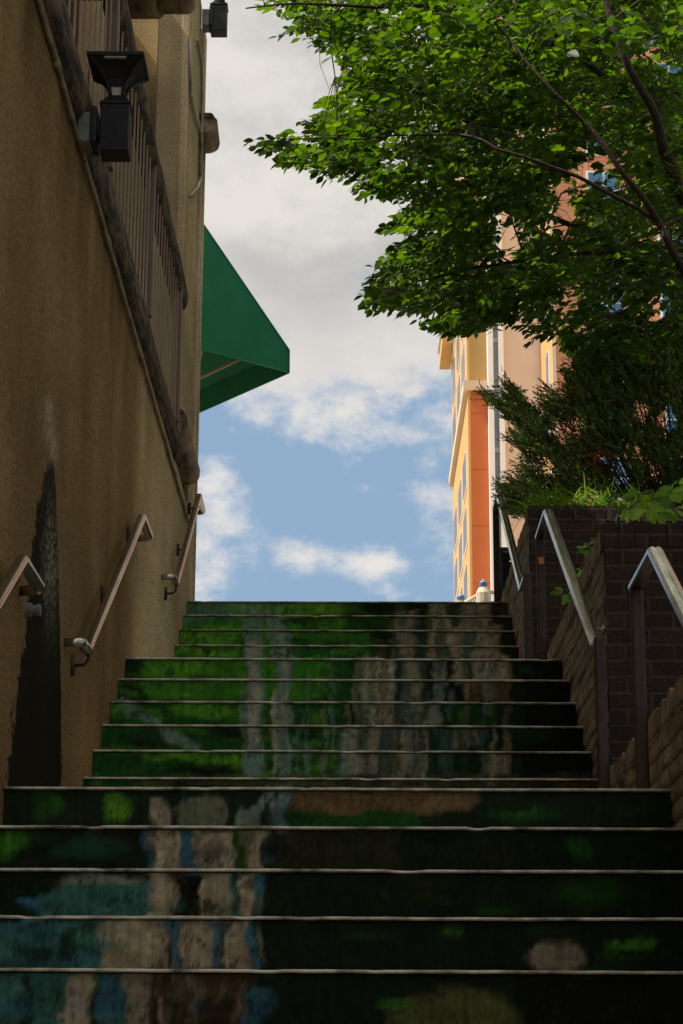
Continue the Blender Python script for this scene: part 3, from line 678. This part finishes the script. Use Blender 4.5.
# ------------------------------------------------------------------ the tall hotel far behind
def wallmat(name, c, d=.9):
    return mat_n(name, tuple(x*d for x in c), c, .8, .85, lo=.3, hi=.7)
M_or = wallmat('orange_render', (.56,.135,.032)); M_ye = wallmat('yellow_render', (.66,.375,.125)); M_pk = wallmat('pink_render', (.80,.68,.60))
M_wh = wallmat('white_render', (.88,.87,.84), .97); M_crm = wallmat('cream_band', (.72,.55,.36)); M_ye_shade = wallmat('shaded_yellow_render', (.44,.26,.085))  # ochre tone is the yellow darkened for its shaded front
M_seam = mat_n('panel_joint', (.42,.11,.03), (.45,.12,.03), 3, .9)
M_glassm = mat_n('muted_window_glass', (.12,.105,.09), (.24,.21,.17), .6, .2)
M_glass = mat_n('blue_window_glass', (.05,.13,.24), (.10,.22,.34), .6, .08)
M_glassg = mat_n('grey_curtain_glass', (.42,.46,.42), (.62,.66,.60), .5, .15)
M_hbrick = mat_brick('orange_brick', (.62,.24,.11), (.70,.30,.15), (.60,.35,.2), bw=.6, bh=.22, mortar=.02, bs=.3, grime=False)
ht = empty('hotel_tower'); tag(ht, 'tall orange, yellow and pink tower rising beyond the head of the stairs', 'building')
ZT = 62; X0, X1, X2, X3 = 5.71, 6.60, 7.39, 9.32; YF = 100; YB = 117
bandZ = atY(470, 382, 100).z
MB().box(X0, X1, YF, YB, -2, bandZ-.5).build('orange_front', M_or, ht)
MB().box(X0, X1, YF+.25, YB, bandZ, ZT).build('shaded_yellow_front', M_ye_shade, ht)
MB().box(X0-.35, X1, YF-.25, YB, bandZ-.5, bandZ).build('cornice_band', M_crm, ht)
MB().box(X0-.12, X0-.002, YF+.0, YB, -2, bandZ-.502).build('yellow_side_wall', M_ye, ht)
MB().box(X0-.12, X0-.002, YF+.25, YB, bandZ+.002, ZT).build('yellow_side_wall', M_ye, ht)
sh = 2.95
zz = 3.5; 
while zz < ZT-3:
    if not (bandZ-2.6 < zz < bandZ+.2):
        for ya, yb in ((101.5, 104.5), (106.3, 109.3), (111.5, 115.0)):
            f_ = MB(); f_.box(X0-.17, X0-.121, ya, yb, zz, zz+2.0); fo = f_.build('window', M_wh, ht)
            MB().box(X0-.20, X0-.171, ya+.12, (ya+yb)/2-.05, zz+.12, zz+1.88).build('pane', M_glassm, fo)
            MB().box(X0-.20, X0-.171, (ya+yb)/2+.05, yb-.12, zz+.12, zz+1.88).build('pane', M_glassm, fo)
    zz += sh
zz = 4.0
while zz < bandZ-1:
    MB().box(X0+.01, X1-.01, YF-.006, YF-.001, zz, zz+.035).build('panel_joint', M_seam, ht); zz += sh
# white fin and the glazed slot
MB().box(X1+.002, X1+.28, YF-.5, YF+3, -2, ZT).build('white_fin', M_wh, ht)
MB().box(X2-.24, X2+.02, YF-.5, YF+3, -2, ZT).build('white_fin', M_wh, ht)
MB().box(X1+.282, X2-.242, YF+.3, YF+3, -2, ZT).build('glazed_slot', M_glassg, ht)
zz = 2.0
while zz < ZT: MB().box(X1+.283, X2-.243, YF+.2, YF+.299, zz, zz+.25).build('mullion', M_wh, ht); zz += sh
MB().box(X2+.022, X3, YF, YB, -2, ZT).build('pink_wall', M_pk, ht)
zz = 4.0
while zz < ZT: MB().box(X2+.03, X3-.01, YF-.006, YF-.001, zz, zz+.04).build('panel_joint', M_crm, ht); zz += sh*2
# roof bay overhang at the far end
pz = atY(450, 369.5, 118).z
MB().box(X0-.80, X0-.125, 113.5, 118, pz, ZT).build('corner_bay', M_ye, ht)
MB().box(X0-.90, X0-.802, 113.5, 118, pz+1.0, ZT).build('bay_railing', M_glassg, ht)
# right wing: yellow flank, orange brick front with blue windows
YW = 94
MB().box(X3+.002, X3+.2, YW, YF-.01, -2, ZT).build('yellow_flank', M_ye, ht)
MB().box(X3+.202, 60, YW, YB, -2, ZT).build('brick_wing', M_hbrick, ht, uv=True)
MB().box(X3+.0, X3+.18, YW-.15, YW-.002, -2, ZT).build('corner_strip', M_crm, ht)
zoff = atY(590, 211, YW).z; k0 = int((zoff-4)/sh)
for k in range(-k0, 6):
    zz = zoff+k*sh
    for xx in (11.2, 14.6, 18.0):
        f_ = MB(); f_.box(xx, xx+1.7, YW-.08, YW-.003, zz, zz+2.1); fo = f_.build('window', M_wh, ht)
        for a in (0, 1):
            MB().box(xx+.1+a*.8, xx+.8+a*.8, YW-.12, YW-.081, zz+.1, zz+1.0).build('pane', M_glass, fo)
            MB().box(xx+.1+a*.8, xx+.8+a*.8, YW-.12, YW-.081, zz+1.1, zz+2.0).build('pane', M_glass, fo)
    f_ = MB(); f_.box(X3-.06, X3+.001, YW+1.2, YW+2.4, zz, zz+2.1); fo = f_.build('window', M_wh, ht)
    MB().box(X3-.10, X3-.061, YW+1.35, YW+2.25, zz+.1, zz+2.0).build('pane', M_glass, fo)

# ------------------------------------------------------------------ small things on the upper street
M_cream = mat_n('cream_painted_stone', (.6,.5,.36), (.78,.68,.52), 12, .7); M_ball = mat_n('blue_glazed_ball', (.05,.14,.34), (.14,.28,.5), 40, .2)
bal = empty('balustrade'); tag(bal, 'small cream balustrade with blue balls beyond the top step', 'balustrade')
pa = atY(483.5, 588, 18); pb = atY(461, 601.5, 18.9)
b = MB(); b.lathe((pa.x, pa.y, ZTOP), [(.075,0),(.075,.06),(.055,.08),(.05,.78),(.062,.80),(.068,pa.z-ZTOP-.05),(.045,pa.z-ZTOP)], 12)
b.build('pillar', M_cream, bal)
b = MB(); b.lathe((pb.x, pb.y, ZTOP), [(.07,0),(.07,.06),(.05,.08),(.05,pb.z-ZTOP)], 12); b.build('pillar', M_cream, bal)
for p in (pa, pb):
    MB().sphere((p.x, p.y, p.z+.036), .037).build('ball', M_ball, bal, smooth=True)
    MB().tube([(p.x, p.y, p.z+.06), (p.x, p.y, p.z+.083)], .010, 8).build('finial', M_cream, bal)
b = MB(); b.tube([(pa.x, pa.y, pa.z-.035), (pb.x, pb.y, pb.z-.035)], .018, 8); b.tube([(pa.x, pa.y, pa.z-.16), (pb.x, pb.y, pb.z-.16)], .012, 8)
b.tube([(pa.x, pa.y, pa.z-.035), (pa.x+.5, pa.y+.1, pa.z-.04)], .018, 8); b.tube([(pa.x, pa.y, pa.z-.16), (pa.x+.5, pa.y+.1, pa.z-.16)], .012, 8); b.build('rail', M_cream, bal, smooth=True)
b = MB()
for i in range(1, 9):
    q = pa.lerp(pb, i/9); b.tube([(q.x, q.y, ZTOP+.1), (q.x, q.y, q.z-.035)], .012, 6)
b.build('baluster', M_cream, bal)
tl = atY(499, 551, 16.2); tr = atY(520, 551, 16.2)
sb = empty('slatted_screen'); tag(sb, 'dark slatted metal screen behind the farthest right handrail', 'screen')
f_ = MB(); f_.box(tl.x, tl.x+.03, 16.2, 16.25, ZTOP, tl.z); f_.box(tl.x+.55, tl.x+.58, 16.2, 16.25, ZTOP, tl.z); f_.box(tl.x, tl.x+.58, 16.195, 16.255, tl.z-.001, tl.z+.03); f_.build('frame', M_black, sb)
f_ = MB(); zz = ZTOP+.1
while zz < tl.z-.02:
    f_.box(tl.x+.031, tl.x+.549, 16.21, 16.24, zz, zz+.062); zz += .078
f_.build('slats', M_black, sb)
MB().box(tl.x+.031, tl.x+.085, 16.25, 16.26, ZTOP+.1, tl.z-.03).build('side_plate', M_black, sb)

# ------------------------------------------------------------------ foliage
def inpoly(x, y, poly):
    n = len(poly); c = np.zeros(np.shape(x), bool); j = n-1
    for i in range(n):
        xi, yi = poly[i]; xj, yj = poly[j]
        c ^= ((yi > y) != (yj > y)) & (x < (xj-xi)*(y-yi)/(yj-yi+1e-9)+xi); j = i
    return c
LV = np.array([(0,0,0),(-.20,.20,.03),(-.29,.45,.05),(-.20,.72,.03),(0,1.0,-.06),(.20,.72,.03),(.29,.45,.05),(.20,.20,.03),(0,.20,0),(0,.45,0),(0,.72,-.01)])
LF = np.array([(0,8,1,1),(1,8,9,2),(2,9,10,3),(3,10,4,4),(4,10,5,5),(5,10,9,6),(6,9,8,7),(7,8,0,0)])
LT3 = [(0,8,1),(1,8,9),(1,9,2),(2,9,10),(2,10,3),(3,10,4),(4,10,5),(5,10,9),(5,9,6),(6,9,8),(6,8,7),(7,8,0)]
def frames(d, nrm):
    d = d/np.linalg.norm(d, axis=1, keepdims=True); x = np.cross(d, nrm); x /= np.linalg.norm(x, axis=1, keepdims=True)+1e-9
    z = np.cross(x, d); return x, d, z
def leaf_mesh(name, pos, d, nrm, size, mat, parent, width=1.0):
    x, y, z = frames(d, nrm); k = len(LV); n = len(pos)
    V_ = pos[:, None, :]+size[:, None, None]*(LV[None, :, 0:1]*x[:, None, :]*width+LV[None, :, 1:2]*y[:, None, :]+LV[None, :, 2:3]*z[:, None, :])
    F_ = (np.array(LT3)[None]+(np.arange(n)*k)[:, None, None]).reshape(-1, 3)
    return np_mesh(name, V_.reshape(-1, 3), F_, mat, parent, False)
# crown outline as surveyed (only decides which twigs exist on the side seen in the photograph)
CROWN = [(222,-200),(226,-6),(232,22),(262,34),(300,32),(330,48),(352,62),(338,84),(352,92),(318,100),(306,122),(318,134),(262,132),(248,139),(256,150),(285,160),(330,172),(356,184),(372,196),(396,196),(408,208),(384,224),(404,234),(372,270),(366,298),(372,308),(400,306),(420,322),(450,330),(480,328),(505,310),(520,322),(530,345),(560,330),(575,362),(600,378),(640,372),(683,380),(760,420),(900,420),(900,-200)]
tree = empty('deciduous_tree'); tag(tree, 'leafy green tree whose branches hang over the stairs from the upper right', 'tree')
cand = []
npts = 10500
P = np.stack([rng.uniform(-.75, 5.6, npts*3), rng.uniform(11.9, 17.0, npts*3), rng.uniform(4.3, 9.6, npts*3)], 1)
z = P@_f; px = 341.5+FPX*(P@CR)/z; py = 512-FPX*(P@CU)/z
ok = inpoly(px, py, CROWN)
cen = np.array([2.9, 14.0, 6.8]); q = (((P-cen)/np.array([3.9, 3.2, 3.2]))**2).sum(1)
ok &= q < 1.0
infr = (px < 700) & (py > -30)
cl = np.array([noise.noise(Vector(p)*1.9)+.5*noise.noise(Vector(p)*5.0) for p in P])
ok &= cl > np.where(infr, -.03, .02)
P = P[ok]; px = px[ok]; py = py[ok]; infr = infr[ok]
keep = rng.random(len(P)) < np.where(infr, 1.0, .22)
# thinner where the building shows through
holes = [(592,168,24,24),(560,215,16,45),(500,235,22,30),(545,190,16,14),(655,125,16,10),(668,245,14,14),(645,40,16,16),(660,65,12,10),(655,300,14,14),(515,128,14,8),(560,300,14,20),(478,262,14,10),(615,305,10,10)]
for hx, hy, a, b_ in holes: keep &= ~((((px-hx)/a)**2+((py-hy)/b_)**2 < 1) & (rng.random(len(P)) < .96))
P = P[keep]; px = px[keep]; py = py[keep]
# mostly unseen crown added forward, put there to shade the lower flights
Q = np.stack([rng.uniform(-.8, 6.0, 9000), rng.uniform(3.0, 11.6, 9000), rng.uniform(3.9, 7.4, 9000)], 1)
z = Q@_f; qx = 341.5+FPX*(Q@CR)/z; qy = 512-FPX*(Q@CU)/z
okq = ((qy < -45) | (qx > 735)) | ((qx > 430) & (qy < 20+(qx-430)*.12) & (Q[:, 1] > 7.5))
okq &= (((Q-np.array([2.7, 8.3, 6.0]))/np.array([3.3, 5.4, 2.4]))**2).sum(1) < 1
okq &= np.array([noise.noise(Vector(p)*1.5) for p in Q]) > -.15
Q = Q[okq]; Q = Q[:2200]; P = np.concatenate([P, Q]); px = np.concatenate([px, qx[okq][:2200]]); py = np.concatenate([py, qy[okq][:2200]])
print('sprays', len(P), 'in frame', int(((px < 690) & (py > -10)).sum()))
lp, ld, ln, ls = [], [], [], []
org = np.array([2.9, 14.0, 5.4]); tw = MB()
for i, p in enumerate(P):
    out = p-org; out[2] *= .25; out /= np.linalg.norm(out)
    out = out+rng.normal(0, .35, 3)*np.array([1, 1, .45]); out[2] -= .08; out /= np.linalg.norm(out)
    L_ = rng.uniform(.20, .34); n_ = rng.integers(8, 13)
    side = np.cross(out, [0, 0, 1]); side /= np.linalg.norm(side)
    tilt = rng.normal(0, .35); upv = np.cross(side, out)*math.cos(tilt)+side*math.sin(tilt)
    sdv = np.cross(out, upv); st_ = p-out*L_*.8
    tw.tube([st_, p-out*L_*.3, p+out*L_*.2-np.array([0,0,.012])], [.0028, .002, .001], 3, caps=False)
    for k in range(n_):
        t_ = (k+.6)/n_; s_ = 1 if k % 2 else -1
        b0 = st_+out*L_*t_*1.02-np.array([0, 0, .03*t_*t_])
        dd = out*(.55+.5*t_)+sdv*s_*(1.0-.55*t_)+np.array([0, 0, -.40])+rng.normal(0, .22, 3)
        lp.append(b0+sdv*s_*.006); ld.append(dd); ln.append(upv+rng.normal(0, .42, 3)); ls.append(rng.uniform(.064, .118)*(1-.25*t_))
lp, ld, ln, ls = map(np.array, (lp, ld, ln, ls))
print('leaves', len(lp))
leaf_mesh('crown', lp, ld, ln, ls, M_leaf, tree)
tw.build('twigs', M_twig, tree)
# trunk and limbs
def curve(pts, n=10):
    pts = [Vector(p) for p in pts]; out = []
    ext = [pts[0]*2-pts[1]]+pts+[pts[-1]*2-pts[-2]]
    for i in range(1, len(ext)-2):
        a, b_, c_, d_ = ext[i-1:i+3]
        for k in range(n):
            t_ = k/n; out.append(.5*((2*b_)+(c_-a)*t_+(2*a-5*b_+4*c_-d_)*t_*t_+(3*b_-a-3*c_+d_)*t_**3))
    return out+[pts[-1]]
fork = Vector((2.95, 13.9, 4.7))
def limb(name, pts, r0, r1):
    c_ = curve(pts); n = len(c_); rs = [r0+(r1-r0)*(i/(n-1))**.8 for i in range(n)]
    c_ = [p+Vector((noise.noise(p*3), noise.noise(p*3+Vector((9,0,0))), noise.noise(p*3+Vector((0,9,0)))))*.03 for p in c_]
    MB().tube(c_, rs, 8).build(name, M_bark, tree, smooth=True); return c_
SK = []
limb('trunk', [(3.1, 14.1, 3.3), (3.05, 14.05, 4.0), fork], .10, .085)
SK += limb('limb', [fork, atY(683, 200, 12.4), atY(655, 120, 12.0), atY(625, 60, 11.8), atY(600, -20, 11.8)], .05, .016)
SK += limb('limb', [fork, atY(683, 268, 12.1), atY(660, 222, 11.9), atY(625, 170, 11.8), atY(582, 120, 11.8), atY(540, 78, 11.8), atY(480, 5, 12.0)], .032, .007)
SK += limb('limb', [atY(662, 226, 11.9), atY(650, 216, 11.9), atY(600, 188, 11.85), atY(550, 166, 11.8), atY(500, 150, 11.8), atY(470, 137, 11.9), atY(400, 137, 12.2), atY(340, 140, 12.3), atY(275, 137, 12.3)], .018, .004)
SK += limb('limb', [fork, atY(700, 262, 14.2), atY(640, 252, 14), atY(590, 252, 14), atY(520, 262, 13.8), atY(440, 275, 13.6), atY(390, 292, 13.5)], .03, .005)
SK += limb('limb', [fork, (3.4, 13.6, 6.0), (3.6, 13.2, 7.6), (3.4, 13, 9)], .08, .02)
SK += limb('limb', [fork, (3.6, 12.6, 6.2), (3.3, 10.5, 6.9), (2.8, 8.0, 7.0), (2.4, 6.0, 6.8)], .07, .015)  # this and the next limb carry the added shading crown
SK += limb('limb', [(3.5,12,6.3), (4.4, 9.5, 6.6), (4.8, 7.2, 6.3)], .04, .012)
SK += limb('limb', [fork, (3.8, 14.8, 6.0), (4.6, 15.5, 7.2)], .06, .02)
SK += limb('limb', [fork, (2.6, 15.0, 6.2), (1.6, 15.8, 7.0), (.5, 16.0, 7.8)], .05, .012)
SK += limb('limb', [atY(655, 120, 13.2), atY(560, 45, 12.9), atY(450, 10, 12.8), atY(330, 5, 12.6), atY(245, 8, 12.5)], .03, .005)
# secondary branches to clumps of twigs
cells = {}
for p in P: cells.setdefault(tuple((p//.62).astype(int)), []).append(p)
SKa = np.array([tuple(v) for v in SK]); br = MB()
for key, ps in cells.items():
    if len(ps) < 3: continue
    c_ = np.mean(ps, 0); j = np.argmin(((SKa-c_)**2).sum(1)+.3*np.abs(SKa[:, 2]-c_[2])); a = SKa[j]
    if np.linalg.norm(c_-a) > .7: continue
    mid = (a+c_)/2+np.array([0, 0, .06])+rng.normal(0, .05, 3)
    br.tube([a, mid, c_], [.008, .006, .003], 5, caps=False)
    for p in ps[:10]:
        br.tube([mid*.4+c_*.6, (c_+p)/2+rng.normal(0, .02, 3), p-.1*(p-c_)], [.0035, .0025, .0018], 3, caps=False)
br.build('branches', M_twig, tree)

# ---- juniper
JUN = [(478,396),(488,388),(505,404),(500,386),(508,378),(528,404),(540,412),(545,384),(562,398),(566,372),(590,352),(640,340),(760,330),(760,505),(640,505),(600,490),(560,500),(528,515),(506,512),(498,486),(516,476),(524,452),(505,440),(520,430),(500,420),(506,412)]
jn = empty('juniper_bush'); tag(jn, 'dark green juniper bush with feathery sprays leaning out of the highest planter', 'bush')
NJ = 17000
jp = []
Pj = np.stack([rng.uniform(.75, 3.2, NJ), rng.uniform(12.35, 14.5, NJ), rng.uniform(3.35, 5.1, NJ)], 1)
z = Pj@_f; px = 341.5+FPX*(Pj@CR)/z; py = 512-FPX*(Pj@CU)/z
okj = inpoly(px, py, JUN) & ((Pj[:, 1] > 12.6) | (py < 468) | (px < 540)); cl = np.array([noise.noise(Vector(p)*4.5) for p in Pj]); okj &= (cl > np.where(px < 560, -.25, -.5))
for hx, hy, a, b_ in [(622,472,9,20),(600,455,5,5),(640,410,10,10),(560,432,10,10),(545,465,9,9),(668,420,10,14),(636,448,6,7),(575,425,8,10),(655,470,8,8)]: okj &= ~((((px-hx)/a)**2+((py-hy)/b_)**2 < 1))
Pj = Pj[okj]; px = px[okj]; py = py[okj]
root = np.array([2.1, 13.1, 3.3]); q_ = []; qd = []; qn = []; qs = []; isd = []
jt = MB()
for p, ax_, ay_ in zip(Pj, px, py):
    d0 = p-root; d0 /= np.linalg.norm(d0); d0 = d0+np.array([-.30, -.1, .05])+rng.normal(0, .48, 3); d0 /= np.linalg.norm(d0)
    L_ = rng.uniform(.11, .20); n_ = 22
    dead = ((ax_-598)/14)**2+((ay_-458)/12)**2 < 1 and rng.random() < .8
    for k in range(n_):
        t_ = k/n_; rr = rng.normal(0, 1, 3); rr -= d0*(rr@d0); rr /= np.linalg.norm(rr)
        q_.append(p-d0*L_*.5+d0*L_*t_); qd.append(d0*(1.0)+rr*(.75-.4*t_)); qn.append(rng.normal(0, 1, 3)); qs.append(rng.uniform(.020, .042)*(1.1-.4*t_)); isd.append(dead)
q_, qd, qn, qs = map(np.array, (q_, qd, qn, qs)); isd = np.array(isd)
print('juniper', len(Pj), len(q_))
def spike_mesh(name, pos, d, nrm, size, mat, parent, wd=.13):
    x, y, z = frames(d, nrm); n = len(pos)
    prof = np.array([(0,0,0),(-1,.35,.0),(-.6,.7,0),(0,1,0),(.6,.7,0),(1,.35,0)])
    V_ = pos[:, None]+size[:, None, None]*(prof[None, :, :1]*wd*x[:, None]+prof[None, :, 1:2]*y[:, None])
    F_ = (np.array([(0,1,2),(0,2,3),(0,3,4),(0,4,5)])[None]+(np.arange(n)*6)[:, None, None]).reshape(-1, 3)
    return np_mesh(name, V_.reshape(-1, 3), F_, mat, parent)
spike_mesh('foliage', q_[~isd], qd[~isd], qn[~isd], qs[~isd], M_jun, jn)
if isd.any(): spike_mesh('dead_sprays', q_[isd], qd[isd], qn[isd], qs[isd], M_dead, jn)
cells = {}
for p in Pj: cells.setdefault(tuple((p//.25).astype(int)), []).append(p)
for ps in cells.values():
    c_ = np.mean(ps, 0); a = root+np.array([0,0,.1]); m_ = a*.45+c_*.55-np.array([0,0,.08])
    if rng.random() < .16: jt.tube([a+rng.normal(0,.04,3), m_, c_], [.012, .007, .002], 5, caps=False)
    for p in ps[:8]: jt.tube([c_-.25*(c_-m_), p], [.0028, .0015], 3, caps=False)
for e_ in range(5): jt.tube([root+rng.normal(0,.05,3), root+np.array([rng.uniform(-.8,.6), rng.uniform(-.3,.4), rng.uniform(.4,1.2)])], [.03,.01], 7)
jt.build('stems', M_bark, jn)

# ---- grass along the planter edge
bl_v = []; bl_f = []
def blade(p, d, L_, w_, droop):
    n = 7; side = np.cross(d, [0,0,1]); side /= np.linalg.norm(side)+1e-9; o = len(bl_v)
    for i in range(n):
        t_ = i/(n-1); c_ = p+d*L_*t_+np.array([0,0,-droop*L_*t_**2.2]); w2 = w_*(1-t_**2)+.0004
        bl_v.append(c_-side*w2); bl_v.append(c_+side*w2)
    for i in range(n-1): bl_f.append((o+2*i, o+2*i+1, o+2*i+3, o+2*i+2))
for cx_ in (545, 566, 580, 596, 612, 628, 652):
    c_ = np.array(atY(cx_, 500, 12.30)); c_[2] = 3.45
    for k in range(85 if cx_ < 620 else 50):
        d = np.array([rng.normal(-.15, .6), rng.normal(-.1, .3), rng.uniform(.45, 1.0)]); d /= np.linalg.norm(d)
        blade(c_+rng.normal(0, .025, 3)*np.array([1.4,1,0]), d, rng.uniform(.20, .46), rng.uniform(.003, .0055), rng.uniform(.25, 1.05))
tag(np_mesh('grass', bl_v, bl_f, M_grass), 'tufts of long arching grass along the rim of the highest planter', 'grass', kind='stuff')

# ---- creepers (leaves in fives)
def creeper(name, spots, stem, label):
    o = empty('creeper_vine'); tag(o, label, 'vine', 'bright green creepers on the brick planters')
    pp, dd, nn_, ss = [], [], [], []
    for p, sz, face in spots:
        p = np.array(p); f_ = np.array(face, float); f_ /= np.linalg.norm(f_)
        hang = np.array([rng.normal(0, .25), -.35, -.7]); hang /= np.linalg.norm(hang)
        sd_ = np.cross(hang, f_); sd_ /= np.linalg.norm(sd_)
        for a, s_ in ((-95, .62), (-48, .9), (0, 1), (48, .9), (95, .62)):
            a = math.radians(a+rng.normal(0, 6)); d = hang*math.cos(a)+sd_*math.sin(a)
            pp.append(p+d*sz*.16); dd.append(d+rng.normal(0, .08, 3)); nn_.append(f_+rng.normal(0, .2, 3)); ss.append(sz*s_*1.15)
    leaf_mesh('leaves', np.array(pp), np.array(dd), np.array(nn_), np.array(ss), M_creep, o, .78)
    m_ = MB(); m_.tube(curve(stem, 5), .0035, 5)
    for p, sz, face in spots:
        k = min(stem, key=lambda s_: (Vector(s_)-Vector(p)).length); m_.tube([k, (Vector(k)+Vector(p))/2+Vector((0,0,.01)), p], .0016, 4)
    m_.build('stem', M_twig, o)
sA = [(atY(630,506,10.6), .07), (atY(640,494,10.5), .06), (atY(655,490,10.6), .085), (atY(668,492,10.5), .08), (atY(646,508,10.4), .07), (atY(660,510,10.4), .07), (atY(674,508,10.5), .07), (atY(676,486,10.6), .075), (atY(652,500,10.7), .08), (atY(625,515,10.4), .035), (atY(690,500,10.5), .08)]
creeper('a', [(p, s_*1.35, (rng.normal(0,.3), -1, .35+rng.normal(0,.25))) for p, s_ in sA], [Vector((1.75,10.5,2.26)), atY(690,515,10.6), atY(668,500,10.6), atY(645,500,10.5), atY(626,510,10.4)], 'bright green creeper clump rising behind the dark brick pier, at the right edge')
sB = [(atY(597,538,10.9), .05), (atY(592,545,10.9), .06), (atY(597,556,10.85), .07), (atY(586,548,10.9), .065), (atY(577,572,10.8), .06), (atY(583,570,10.8), .05), (atY(574,582,10.8), .045), (atY(566,592,10.7), .075), (atY(568,596,10.7), .05)]
creeper('b', [(p, s_, (rng.normal(0,.3), -1, .5+rng.normal(0,.2))) for p, s_ in sB], [atY(598,600,11.0), atY(599,560,10.95), atY(597,535,10.9), atY(590,545,10.9), atY(580,568,10.85), atY(567,590,10.75)], 'bright green creeper trailing behind the steel handrail of the second flight')

# ------------------------------------------------------------------ put every Empty at the base of its thing
bpy.context.view_layer.update()
for o in list(COL.objects):
    if o.type == 'EMPTY' and not o.parent:
        pts = [c.matrix_world@Vector(v) for c in o.children_recursive for v in c.bound_box]
        lo = [min(p[k] for p in pts) for k in range(3)]; hi = [max(p[k] for p in pts) for k in range(3)]
        base_ = Vector(((lo[0]+hi[0])/2, (lo[1]+hi[1])/2, lo[2])); o.location = base_
        for c in o.children: c.location = c.location-base_
